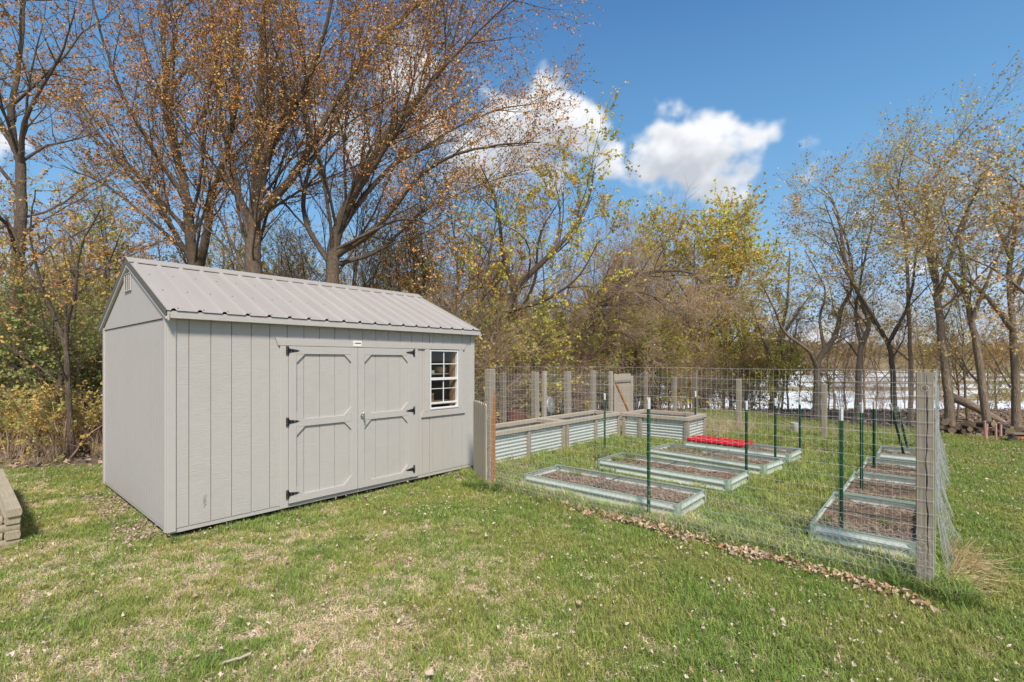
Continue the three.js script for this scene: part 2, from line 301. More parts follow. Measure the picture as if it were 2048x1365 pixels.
// a fine twig spray along +y and the leaf positions on it
function sprayPair(seed, len, side, leafN, leafSize, fat = 1) {
  const rnd = rngOf(seed), B = new Build(), spots = [];
  const mk = (p, d, l, r, m) => { const path = [{ p: p.clone(), r }]; for (let k = 1; k <= m; k++) { d = d.clone().add(V((rnd() - 0.5) * 0.5, (rnd() - 0.5) * 0.3 + 0.08, (rnd() - 0.5) * 0.5)).normalize(); p = p.clone().addScaledVector(d, l / m); path.push({ p, r: lerp(r, r * 0.35, k / m) }); } B.tube(path, 3); return path; };
  const main = mk(V(0, 0, 0), V(0, 1, 0), len, 0.0042 * fat, 4);
  const all = [main];
  for (let i = 0; i < side; i++) { const at = polyAt(main, 0.1 + 0.85 * (i + rnd()) / side); all.push(mk(at.p, offshoot(at.d, 0.5 + 0.5 * rnd(), rnd, 0.1), len * (0.25 + 0.35 * rnd()), 0.0028 * fat, 2)); }
  const C = new Build();
  for (let i = 0; i < leafN; i++) {
    const br = all[Math.floor(rnd() * all.length)], at = polyAt(br, 0.25 + 0.75 * rnd()), s = leafSize * (0.6 + 0.8 * rnd());
    const d = V(rnd() - 0.5, rnd() - 0.75, rnd() - 0.5).normalize(), w = V(rnd() - 0.5, rnd() - 0.5, rnd() - 0.5).cross(d).normalize(), nn = w.clone().cross(d), b = at.p.clone(), m = b.clone().addScaledVector(d, s * 0.5);
    C.tri(b, m.clone().addScaledVector(w, s * 0.36).addScaledVector(nn, s * 0.12), b.clone().addScaledVector(d, s));
    C.tri(b, b.clone().addScaledVector(d, s), m.clone().addScaledVector(w, -s * 0.36).addScaledVector(nn, s * 0.12));
  }
  return { twig: B.geo(), leaf: leafN ? C.geo() : null };
}
const SP = {
  maple: sprayPair(201, 0.75, 6, 38, 0.047, 0.8), mapleB: sprayPair(202, 0.85, 7, 42, 0.047, 0.8), yellow: sprayPair(203, 0.6, 6, 28, 0.066), olive: sprayPair(204, 0.7, 7, 22, 0.06),
  bare: sprayPair(205, 0.9, 8, 24, 0.062, 0.9), brush: sprayPair(206, 0.8, 11, 0, 0.05, 1.25), green: sprayPair(207, 0.6, 7, 34, 0.055), far: sprayPair(208, 0.9, 6, 20, 0.12, 1.6),
};
const UPV = V(0, 1, 0);
function sprayMatrices(sprays, rnd, k = 1) {
  return sprays.map((s) => new THREE.Matrix4().compose(s.p, new THREE.Quaternion().setFromUnitVectors(UPV, s.d).multiply(new THREE.Quaternion().setFromAxisAngle(UPV, rnd() * 6.28)), V(1, 1, 1).multiplyScalar(s.s * k)));
}
function dress(tree, sprays, kind, twigM, leafM, rnd, keep = 1, k = 1) {
  const mats = sprayMatrices(sprays, rnd, k);
  instanced(tree, 'twigs', SP[kind].twig, twigM, mats);
  if (SP[kind].leaf && keep > 0) {
    const kept = mats.filter(() => rnd() < keep), c = kept.map(() => { const v = 0.6 + 0.8 * rnd(), h = rnd(); return lin(v * lerp(0.85, 1.15, h), v * lerp(1.12, 0.92, h), v); });
    instanced(tree, 'leaves', SP[kind].leaf, leafM, kept, c);
  }
}
const HABIT = {
  maple: { levels: 2, per: [2.0, 2.2], from: [0.12, 0.15], ratio: [0.34, 0.42], angle: [0.35, 0.8], up: 0.14, wob: 0.3, thick: 0.0085, spray: [0.2, 0.6, 1.2] },
  dense: { levels: 2, per: [2.4, 2.6], from: [0.2, 0.15], ratio: [0.36, 0.42], angle: [0.4, 0.95], up: 0.1, wob: 0.4, thick: 0.009, spray: [0.3, 1.2, 2.8] },
  open: { levels: 2, per: [1.7, 2.1], from: [0.25, 0.15], ratio: [0.34, 0.42], angle: [0.5, 1.05], up: 0.04, wob: 0.5, thick: 0.009, spray: [0, 0.7, 1.7] },
  thin: { levels: 2, per: [1.6, 2.0], from: [0.3, 0.2], ratio: [0.3, 0.4], angle: [0.45, 0.95], up: 0.12, wob: 0.4, thick: 0.011, spray: [0, 0.8, 1.9] },
  tangle: { levels: 2, per: [3.2, 3.0], from: [0.1, 0.1], ratio: [0.4, 0.5], angle: [0.5, 1.3], up: -0.03, wob: 0.8, thick: 0.009, spray: [0, 1.4, 2.4] },
};
// limbs: [[px, py, D] ...] photograph pixel and distance; each becomes one part
function pathTree(name, label, category, base, limbs, habit, spray, barkM, twigM, leafM, seed, keep = 1, k = 1) {
  const rnd = rngOf(seed), t = thing(name, label, category, base), sprays = [];
  limbs.forEach(([pts, r0, r1], i) => {
    const B = new Build(), w = pts.map(([x, y, d]) => P(x, y, d).sub(base));
    if (i === 0) w[0].y = Math.min(w[0].y, -0.05);
    grow(B, smoothPath(w, r0, r1, Math.max(8, pts.length * 4), rnd, 0.05), 0, HABIT[habit], rnd, sprays);
    part(t, i ? 'limb' : 'trunk', B.geo(), barkM);
  });
  dress(t, sprays, spray, twigM, leafM, rnd, keep, k);
  return t;
}
const foot = (px, D) => { const x = (px - 1024) * D / F; return V(x, ground(x, D), -D); };
const low = (px, D) => { const f = foot(px, D); return [px, HY + (EYE - f.y) * F / D, D]; };

// big maples behind the shed
pathTree('maple_tree', 'tall stout maple with orange buds rising behind the shed roof', 'tree', foot(515, 12.6), [
  [[low(515, 12.6), [508, 560, 12.6], [505, 480, 12.6], [514, 374, 12.7], [519, 211, 13.2], [525, 80, 13.8], [532, -160, 14.6]], 0.270, 0.040],
  [[[510, 400, 12.7], [549, 272, 12.2], [585, 220, 12.0], [620, 149, 11.7], [646, 70, 11.4], [690, -120, 11.0]], 0.147, 0.024],
  [[[510, 440, 12.7], [589, 347, 12.8], [646, 246, 13.0], [708, 149, 13.2], [752, 92, 13.4], [809, 35, 13.7], [930, -70, 14.2]], 0.124, 0.016],
  [[[507, 470, 12.7], [470, 360, 13.2], [440, 220, 13.9], [425, 60, 14.6], [400, -130, 15]], 0.101, 0.016],
], 'maple', 'maple', M.barkMaple, M.twigMaple, M.leafMaple, 301);
pathTree('maple_tree', 'broad maple behind the shed whose long limbs arch toward the clouds', 'tree', foot(670, 13.2), [
  [[low(670, 13.2), [664, 549, 13.2], [672, 466, 13.2], [708, 387, 13.3], [765, 286, 13.6], [804, 229, 13.8], [844, 189, 14.0], [905, 88, 14.4], [940, -60, 14.8]], 0.216, 0.020],
  [[[668, 514, 13.2], [752, 457, 12.9], [796, 404, 12.6], [840, 352, 12.3], [905, 312, 12.0], [1000, 290, 11.6], [1080, 285, 11.4]], 0.101, 0.010],
  [[[675, 470, 13.2], [725, 396, 13.6], [787, 330, 14.0], [840, 299, 14.3], [914, 255, 14.7], [993, 220, 15.1], [1085, 205, 15.4]], 0.092, 0.010],
  [[[672, 500, 13.2], [730, 470, 12.6], [800, 440, 12.2], [860, 450, 11.8], [920, 500, 11.5]], 0.062, 0.010],
  [[[690, 420, 13.3], [770, 300, 12.6], [850, 180, 12.2], [960, 60, 11.8], [1040, -10, 11.6]], 0.077, 0.010],
  [[[668, 540, 13.2], [610, 440, 13.5], [620, 334, 13.8], [664, 264, 14.1], [720, 120, 14.6], [760, -40, 15]], 0.085, 0.012],
  [[[668, 530, 13.2], [760, 500, 14.1], [850, 420, 14.8], [960, 370, 15.5], [1060, 340, 16]], 0.070, 0.010],
], 'maple', 'mapleB', M.barkMaple, M.twigMaple, M.leafMaple, 302);
pathTree('maple_tree', 'twin stemmed maple with orange buds beside the shed gable', 'tree', foot(395, 14.2), [
  [[low(395, 14.2), [390, 560, 14.2], [381, 476, 14.2], [366, 359, 14.4], [333, 238, 14.8], [330, 165, 15], [322, 37, 15.4], [300, -150, 16]], 0.208, 0.024],
  [[[396, 540, 14.2], [414, 465, 14.0], [421, 396, 13.8], [451, 311, 13.5], [465, 238, 13.3], [476, 176, 13.1], [473, 73, 12.8], [490, -100, 12.4]], 0.131, 0.024],
  [[[372, 400, 14.3], [300, 290, 13.8], [240, 180, 13.4], [200, 60, 13], [170, -60, 12.8]], 0.085, 0.012],
  [[[384, 470, 14.2], [290, 370, 15], [200, 270, 15.8], [110, 150, 16.6]], 0.077, 0.010],
  [[[388, 520, 14.2], [300, 440, 13.6], [210, 370, 13.2], [120, 330, 12.8]], 0.062, 0.010],
], 'maple', 'maple', M.barkMaple, M.twigMaple, M.leafMaple, 303);
// trees at the left edge
pathTree('woodland_tree', 'crooked dark trunk with reddish buds at the lawn edge beyond the timber sandbox', 'tree', foot(32, 10.3), [
  [[low(32, 10.3), [28, 833, 10.3], [30, 627, 10.3], [38, 473, 10.4], [40, 330, 10.5], [27, 286, 10.5], [22, 220, 10.6], [29, 176, 10.7], [45, 40, 11], [60, -160, 11.4]], 0.155, 0.025],
  [[[40, 330, 10.5], [48, 250, 10.2], [75, 190, 10], [120, 110, 9.8], [150, 20, 9.6]], 0.06, 0.01],
  [[[30, 300, 10.5], [-30, 200, 10.8], [-90, 60, 11.2]], 0.06, 0.01],
  [[[32, 560, 10.3], [90, 500, 10.7], [150, 470, 11.1], [220, 430, 11.4]], 0.04, 0.008],
], 'open', 'maple', M.barkDark, M.twigDark, M.leafMaple, 304, 0.7);
pathTree('woodland_tree', 'slender forked tree standing between the shed gable and the woods', 'tree', foot(143, 8.9), [
  [[low(143, 8.9), [140, 860, 8.9], [137, 813, 8.9], [131, 700, 8.95], [118, 660, 9], [85, 583, 9.2], [50, 520, 9.4], [10, 430, 9.6]], 0.062, 0.018],
  [[[132, 700, 8.95], [133, 652, 8.9], [149, 587, 8.8], [160, 500, 8.7], [200, 420, 8.5]], 0.045, 0.01],
  [[[110, 640, 9], [80, 560, 8.8], [60, 470, 8.6], [70, 380, 8.4]], 0.035, 0.008],
], 'open', 'maple', M.barkDark, M.twigDark, M.leafMaple, 305, 0.55);
pathTree('woodland_tree', 'short leaning trunk among the brush left of the shed', 'tree', foot(62, 9.6), [
  [[low(62, 9.6), [75, 877, 9.6], [93, 833, 9.7], [118, 770, 9.9], [135, 690, 10.2], [150, 590, 10.6], [140, 480, 11]], 0.10, 0.02],
  [[[90, 840, 9.7], [110, 820, 9.3], [122, 790, 9]], 0.03, 0.008],
], 'open', 'olive', M.barkDark, M.twigDark, M.leafOlive, 306, 0.8);
// beside and behind the garden
pathTree('woodland_tree', 'dark leaning tree with yellow green leaves just beyond the shed end', 'tree', foot(945, 13.6), [
  [[low(945, 13.6), [956, 736, 13.6], [991, 669, 13.6], [1016, 616, 13.7], [1035, 575, 13.8], [1111, 499, 14.1], [1153, 448, 14.3], [1178, 395, 14.6], [1190, 330, 14.8]], 0.2, 0.012],
  [[[1010, 625, 13.7], [1090, 600, 13.2], [1150, 560, 12.9], [1200, 480, 12.6]], 0.07, 0.01],
  [[[975, 700, 13.6], [960, 600, 14.1], [985, 480, 14.6], [1000, 390, 15]], 0.09, 0.01],
  [[[1111, 499, 14.1], [1120, 430, 14.5], [1110, 350, 15]], 0.05, 0.008],
], 'open', 'yellow', M.barkDark, M.twigDark, M.leafYellow, 307, 0.9);
pathTree('woodland_tree', 'straight dark tree with orange buds rising past the far shed corner', 'tree', foot(1040, 15.5), [
  [[low(1040, 15.5), [1040, 700, 15.5], [1030, 600, 15.5], [1005, 500, 15.6], [990, 400, 15.8], [960, 330, 16]], 0.15, 0.02],
  [[[1035, 640, 15.5], [1070, 560, 15], [1080, 470, 14.6], [1120, 400, 14.2]], 0.07, 0.01],
], 'open', 'mapleB', M.barkDark, M.twigMaple, M.leafMaple, 308, 0.8);
pathTree('vine_tangled_tree', 'arching tree smothered in bare brown vines behind the picket gate', 'tree', foot(1165, 16), [
  [[low(1165, 16), [1167, 722, 16], [1181, 662, 16], [1209, 599, 15.9], [1252, 560, 15.8], [1322, 543, 15.7], [1378, 545, 15.6], [1410, 570, 15.5]], 0.16, 0.02],
  [[[1175, 690, 16], [1190, 620, 15.5], [1230, 590, 15.2], [1300, 590, 15], [1350, 640, 14.8]], 0.07, 0.01],
  [[[1200, 610, 16], [1260, 610, 16.6], [1330, 600, 17], [1380, 650, 17.2]], 0.06, 0.01],
  [[[1170, 710, 16], [1230, 660, 15.4], [1270, 690, 15], [1310, 740, 14.8]], 0.05, 0.008],
], 'tangle', 'brush', M.barkDark, M.twigBrown, M.leafTan, 309, 0, 1.0);
const yel = pathTree('yellow_leaved_tree', 'rounded tree in bright yellow new leaf behind the garden', 'tree', foot(1410, 21), [
  [[low(1410, 21), [1400, 720, 21], [1410, 640, 21], [1430, 540, 21], [1445, 450, 21]], 0.24, 0.03],
  [[[1405, 690, 21], [1350, 600, 20.6], [1330, 520, 20.3], [1320, 470, 20]], 0.1, 0.015],
  [[[1408, 660, 21], [1470, 580, 21.4], [1490, 500, 21.6], [1480, 450, 21.8]], 0.1, 0.015],
  [[[1412, 640, 21], [1390, 540, 20], [1390, 480, 19.6]], 0.09, 0.015],
  [[[1410, 650, 21], [1440, 560, 22], [1450, 470, 22.6]], 0.09, 0.015],
], 'dense', 'yellow', M.barkGrey, M.twigGrey, M.leafYellow, 310, 1, 1.3);
pathTree('woodland_tree', 'leafy yellow green tree between the yellow tree and the lake', 'tree', foot(1545, 18), [
  [[low(1545, 18), [1550, 760, 18], [1560, 680, 18], [1575, 600, 18], [1580, 500, 18]], 0.14, 0.02],
  [[[1553, 740, 18], [1520, 660, 17.6], [1500, 600, 17.3]], 0.07, 0.01],
  [[[1560, 680, 18], [1600, 620, 18.4], [1640, 560, 18.7]], 0.07, 0.01],
], 'open', 'yellow', M.barkGrey, M.twigGrey, M.leafGreen, 311, 0.8);
// tall bare trees on the right
const right = [
  ['wide crowned tree forking low in front of the lake', foot(1633, 15.2), [
    [[low(1633, 15.2), [1635, 776, 15.2], [1637, 724, 15.2], [1672, 669, 15.2], [1682, 621, 15.3], [1705, 570, 15.5], [1690, 470, 15.8], [1665, 417, 16]], 0.126, 0.020],
    [[[1636, 740, 15.2], [1620, 705, 15], [1570, 665, 14.8], [1545, 610, 14.5], [1520, 560, 14.3]], 0.073, 0.012],
    [[[1650, 700, 15.2], [1640, 640, 15.6], [1650, 580, 16], [1610, 500, 16.4]], 0.059, 0.012]], 'olive', M.leafOlive, 0.5, M.barkGrey],
  ['two stemmed bare tree behind the far fence posts', foot(1716, 14.5), [
    [[low(1716, 14.5), [1718, 790, 14.5], [1722, 700, 14.5], [1738, 650, 14.5], [1690, 520, 14.7], [1680, 450, 14.8], [1665, 401, 15], [1640, 375, 15.2]], 0.113, 0.012],
    [[[1724, 690, 14.5], [1712, 640, 14.9], [1722, 560, 15.2], [1745, 440, 15.6], [1750, 396, 15.9]], 0.059, 0.012]], 'bare', M.leafOlive, 1, M.barkGrey],
  ['dark bent tree behind the leaning fence posts', foot(1789, 14), [
    [[low(1789, 14), [1787, 790, 14], [1780, 700, 14], [1750, 640, 14], [1700, 555, 14.2], [1680, 490, 14.4], [1650, 405, 14.6]], 0.093, 0.012],
    [[[1775, 690, 14], [1820, 600, 13.6], [1835, 500, 13.3], [1860, 417, 13]], 0.053, 0.010]], 'bare', M.leafTan, 1, M.barkDark],
  ['straight slim bare tree beyond the corner post', foot(1824, 13.8), [
    [[low(1824, 13.8), [1822, 800, 13.8], [1820, 680, 13.8], [1813, 510, 13.9], [1800, 413, 14], [1780, 363, 14.2], [1770, 325, 14.4]], 0.073, 0.012]], 'bare', M.leafOlive, 1, M.barkTan],
  ['stout trunk growing out of the log pile', foot(1902, 12.6), [
    [[low(1902, 12.6), [1898, 800, 12.6], [1882, 662, 12.6], [1872, 560, 12.6], [1862, 440, 12.8], [1853, 388, 13], [1880, 333, 13.4], [1900, 287, 13.8]], 0.129, 0.012],
    [[[1876, 600, 12.6], [1900, 520, 12.2], [1930, 430, 11.9], [1960, 375, 11.5]], 0.073, 0.012],
    [[[1870, 560, 12.6], [1840, 450, 13.1], [1800, 388, 13.6], [1770, 359, 14]], 0.066, 0.010]], 'bare', M.leafOlive, 1, M.barkTan],
  ['leaning pale trunk beside the pink stakes', foot(1985, 12), [
    [[low(1985, 12), [1979, 861, 12], [1954, 692, 12], [1933, 590, 12.1], [1925, 470, 12.4], [1945, 396, 12.8], [1970, 346, 13.2]], 0.116, 0.012],
    [[[1945, 640, 12], [1985, 540, 11.6], [2030, 440, 11.2]], 0.059, 0.010],
    [[[1935, 600, 12.1], [1880, 520, 12.6], [1850, 426, 13]], 0.053, 0.010]], 'bare', M.leafTan, 1, M.barkTan],
  ['thick upright trunk at the lawn edge past the stakes', foot(2035, 12.4), [
    [[low(2035, 12.4), [2033, 840, 12.4], [2028, 690, 12.4], [2020, 560, 12.6], [2030, 417, 13], [2010, 354, 13.4]], 0.126, 0.020],
    [[[2026, 660, 12.4], [1960, 580, 12], [1900, 540, 11.7], [1830, 500, 11.4]], 0.066, 0.010],
    [[[2022, 600, 12.6], [2080, 480, 12.2], [2110, 396, 12]], 0.066, 0.012],
    [[[2024, 520, 12.6], [1980, 426, 13.2], [1930, 388, 13.8]], 0.053, 0.010]], 'bare', M.leafOlive, 1, M.barkGrey],
  ['bare tree just outside the yard whose boughs hang in from the side', foot(2150, 11.5), [
    [[low(2150, 11.5), [2150, 700, 11.5], [2140, 500, 11.6], [2130, 375, 11.8]], 0.159, 0.030],
    [[[2145, 640, 11.5], [2070, 600, 11.2], [1990, 540, 11], [1900, 500, 10.8]], 0.066, 0.010],
    [[[2142, 520, 11.6], [2050, 440, 11.9], [1980, 388, 12.2], [1930, 367, 12.4]], 0.066, 0.010],
    [[[2140, 480, 11.6], [2070, 396, 11], [2020, 350, 10.6]], 0.059, 0.010]], 'bare', M.leafTan, 1, M.barkGrey],
];
right.forEach(([label, base, limbs, sp, lm, keep, bm], i) => pathTree('bare_tree', label, 'tree', base, limbs, 'open', sp, bm, M.twigGrey, lm, 330 + i, keep));

// generic woodland trees: a few grown ones, then copies
function makeTree(seed, h, r, habit, spray, barkM, twigM, leafM, keep, forks) {
  const rnd = rngOf(seed), t = new THREE.Group(), sprays = [];
  const top = V((rnd() - 0.5) * h * 0.2, h, (rnd() - 0.5) * h * 0.2);
  const B = new Build(); grow(B, smoothPath([V(0, -0.1, 0), V((rnd() - 0.5) * 0.4, h * 0.3, (rnd() - 0.5) * 0.4), V(top.x * 0.5 + (rnd() - 0.5) * 0.6, h * 0.65, top.z * 0.5), top], r, 0.015, 14, rnd, 0.05), 0, HABIT[habit], rnd, sprays);
  part(t, 'trunk', B.geo(), barkM);
  for (let k = 0; k < forks; k++) {
    const a = rnd() * 6.28, y0 = h * (0.2 + 0.25 * rnd()), s = h * (0.15 + 0.15 * rnd()), C = new Build();
    grow(C, smoothPath([V(0, y0, 0), V(Math.cos(a) * s * 0.5, y0 + h * 0.18, Math.sin(a) * s * 0.5), V(Math.cos(a) * s, y0 + h * (0.35 + 0.2 * rnd()), Math.sin(a) * s)], r * 0.5, 0.012, 10, rnd, 0.05), 0, HABIT[habit], rnd, sprays);
    part(t, 'limb', C.geo(), barkM);
  }
  dress(t, sprays, spray, twigM, leafM, rnd, keep);
  return t;
}
const KINDS = [
  ['young orange budded woodland tree', makeTree(401, 10, 0.11, 'thin', 'mapleB', M.barkDark, M.twigMaple, M.leafMaple, 0.8, 3)],
  ['slim olive leaved woodland tree', makeTree(402, 9, 0.09, 'thin', 'olive', M.barkGrey, M.twigGrey, M.leafOlive, 1, 3)],
  ['young yellow green woodland tree', makeTree(403, 8, 0.09, 'thin', 'yellow', M.barkGrey, M.twigGrey, M.leafYellow, 0.9, 3)],
  ['thin nearly leafless grey woodland tree', makeTree(404, 10, 0.10, 'thin', 'bare', M.barkTan, M.twigGrey, M.leafTan, 0.6, 2)],
  ['low spreading tan budded woodland tree', makeTree(405, 7, 0.08, 'open', 'olive', M.barkTan, M.twigBrown, M.leafTan, 0.9, 4)],
];
const protoUsed = KINDS.map(() => false);
const spot = (x, D) => { const px = 1024 + x * F / D; return px < 205 ? 'left of the shed gable' : px < 960 ? 'behind the shed' : px < 1290 ? 'behind the planter fence' : px < 1520 ? 'behind the back fence' : 'before the lake'; };
function plant(k, x, D, s, turn) {
  const [look, proto] = KINDS[k], where = spot(x, D);
  const t = protoUsed[k] ? proto.clone() : proto; protoUsed[k] = true;
  t.name = numbered('woodland_tree'); t.position.set(x, ground(x, D) - 0.03, -D); t.rotation.y = turn; t.scale.setScalar(s); scene.add(t); tag(t, look + ' ' + where, 'tree', look + 's ' + where);
}
{
  const rnd = rngOf(500);
  for (let i = 0; i < 60; i++) {      // behind the shed and the left fence
    const row = i / 60, D = 13.5 + 24 * Math.pow(row, 1.1) + rnd() * 2, px = -120 + 1420 * ((i * 0.618) % 1) + rnd() * 40, x = (px - 1024) * D / F;
    if (eOf(x, D) > -9.2) continue;
    plant([0, 1, 2, 1, 4, 2, 1, 2][i % 8], x, D, 0.6 + 0.35 * rnd(), rnd() * 6.28);
  }
  for (let i = 0; i < 15; i++) {      // behind the garden
    const px = 1190 + 320 * ((i * 0.618) % 1), D = 20 + rnd() * 7;
    plant([2, 2, 1, 2, 4][i % 5], (px - 1024) * D / F, D, 0.72 + 0.25 * rnd(), rnd() * 6.28);
  }
  for (let i = 0; i < 14; i++) { const px = 150 + 840 * ((i * 0.618) % 1), D = 15 + rnd() * 7; plant([0, 0, 2, 0, 1][i % 5], (px - 1024) * D / F, D, 0.6 + 0.2 * rnd(), rnd() * 6.28); }
  for (let i = 0; i < 30; i++) {      // toward the lake
    const px = 1520 + 640 * ((i * 0.618) % 1), D = 14.5 + rnd() * 10;
    plant([3, 4, 3, 4, 1][i % 5], (px - 1024) * D / F, D, 0.32 + 0.3 * rnd(), rnd() * 6.28);
  }
}
// shrubs: stems from the ground
function makeShrub(seed, h, w, stems, spray, twigM, leafM, keep, k = 1) {
  const rnd = rngOf(seed), t = new THREE.Group(), sprays = [], B = new Build(), o = { levels: 1, per: [2.6], from: [0.15], ratio: [0.4], angle: [0.4, 1.1], up: 0.03, wob: 0.7, thick: 0.008, spray: [0, 2.6] };
  for (let i = 0; i < stems; i++) { const a = rnd() * 6.28, s = w * Math.sqrt(rnd()), hh = h * (0.5 + 0.6 * rnd()); grow(B, smoothPath([V(Math.cos(a) * s * 0.15, -0.05, Math.sin(a) * s * 0.15), V(Math.cos(a) * s * 0.55, hh * 0.55, Math.sin(a) * s * 0.55), V(Math.cos(a) * s * 1.1, hh, Math.sin(a) * s * 1.1)], 0.018, 0.004, 7, rnd, 0.15), 0, o, rnd, sprays); }
  part(t, 'stems', B.geo(), twigM);
  dress(t, sprays, spray, twigM, leafM, rnd, keep, k);
  return t;
}
const SHRUBS = [
  ['tangled bare brown shrub', makeShrub(601, 2.4, 1.1, 12, 'brush', M.twigBrown, M.leafTan, 0)],
  ['small leaved olive shrub', makeShrub(602, 2.6, 1.1, 10, 'olive', M.twigGrey, M.leafOlive, 1)],
  ['dense deep green leafy shrub', makeShrub(603, 2.7, 1.2, 10, 'green', M.twigDark, M.leafDeep, 1)],
  ['low yellowish weedy shrub at the lawn edge', makeShrub(604, 0.9, 0.7, 9, 'yellow', M.twigBrown, M.leafOlive, 1, 0.6)],
  ['yellow green leafing shrub', makeShrub(605, 2.8, 1.2, 10, 'yellow', M.twigGrey, M.leafGreen, 0.9)],
];
const shrubUsed = SHRUBS.map(() => false);
function bush(k, x, D, s, turn) {
  const [look, proto] = SHRUBS[k], where = spot(x, D), t = shrubUsed[k] ? proto.clone() : proto; shrubUsed[k] = true;
  t.name = numbered('woodland_shrub'); t.position.set(x, ground(x, D) - 0.02, -D); t.rotation.y = turn; t.scale.setScalar(s); scene.add(t); tag(t, look + ' ' + where, 'shrub', look + 's ' + where);
}
{
  const rnd = rngOf(510), put = (k, px, D, s) => bush(k, (px - 1024) * D / F, D, s, rnd() * 6.28);
  for (const [px, D] of [[15, 11.4], [60, 10.8], [100, 11.6], [150, 10.6], [190, 11.8], [-40, 11], [30, 13]]) put(2, px, D, 0.8 + 0.35 * rnd());
  for (let i = 0; i < 16; i++) put(3, -60 + 290 * ((i * 0.618) % 1), 8.7 + 1.4 * rnd(), 0.7 + 0.5 * rnd());
  for (let i = 0; i < 16; i++) put([0, 1, 0, 4][i % 4], -80 + 330 * ((i * 0.618) % 1), 11.5 + 7 * rnd(), 0.9 + 0.5 * rnd());
  for (let i = 0; i < 12; i++) put([0, 1][i % 2], 300 + 640 * ((i * 0.618) % 1), 14 + 5 * rnd(), 1 + 0.5 * rnd());
  for (let i = 0; i < 34; i++) { const px = 945 + 340 * ((i * 0.618) % 1), t = (px - 1024) / F, D = 8.4 / (SN - t * CS) + 3.5 * rnd(); put([0, 1, 0, 4, 0, 4][i % 6], px, D, 0.75 + 0.5 * rnd()); }
  for (let i = 0; i < 14; i++) put([0, 1, 4][i % 3], 1260 + 250 * ((i * 0.618) % 1), 18 + 4 * rnd(), 0.8 + 0.5 * rnd());
  for (let i = 0; i < 9; i++) put([1, 0, 4][i % 3], 1500 + 560 * ((i * 0.618) % 1), 17 + 4 * rnd(), 0.45 + 0.35 * rnd());
}
{ // far shore
  const rnd = rngOf(520), sp = [];
  for (let i = 0; i < 2600; i++) { const D = 215 + 120 * rnd(), x = -60 + 480 * rnd(), s = 5 + 5 * rnd(); sp.push({ p: V(x, ground(x, D) + rnd() * 2, -D), d: V((rnd() - 0.5) * 0.8, 1, (rnd() - 0.5) * 0.8).normalize(), s }); }
  const mats = sprayMatrices(sp, rnd);
  tag(instanced(scene, 'far_shore_woods', SP.far.leaf, leafMat(0.20, 0.165, 0.085), mats), 'distant bare woods along the far shore of the lake', 'woods', null, 'stuff');
}

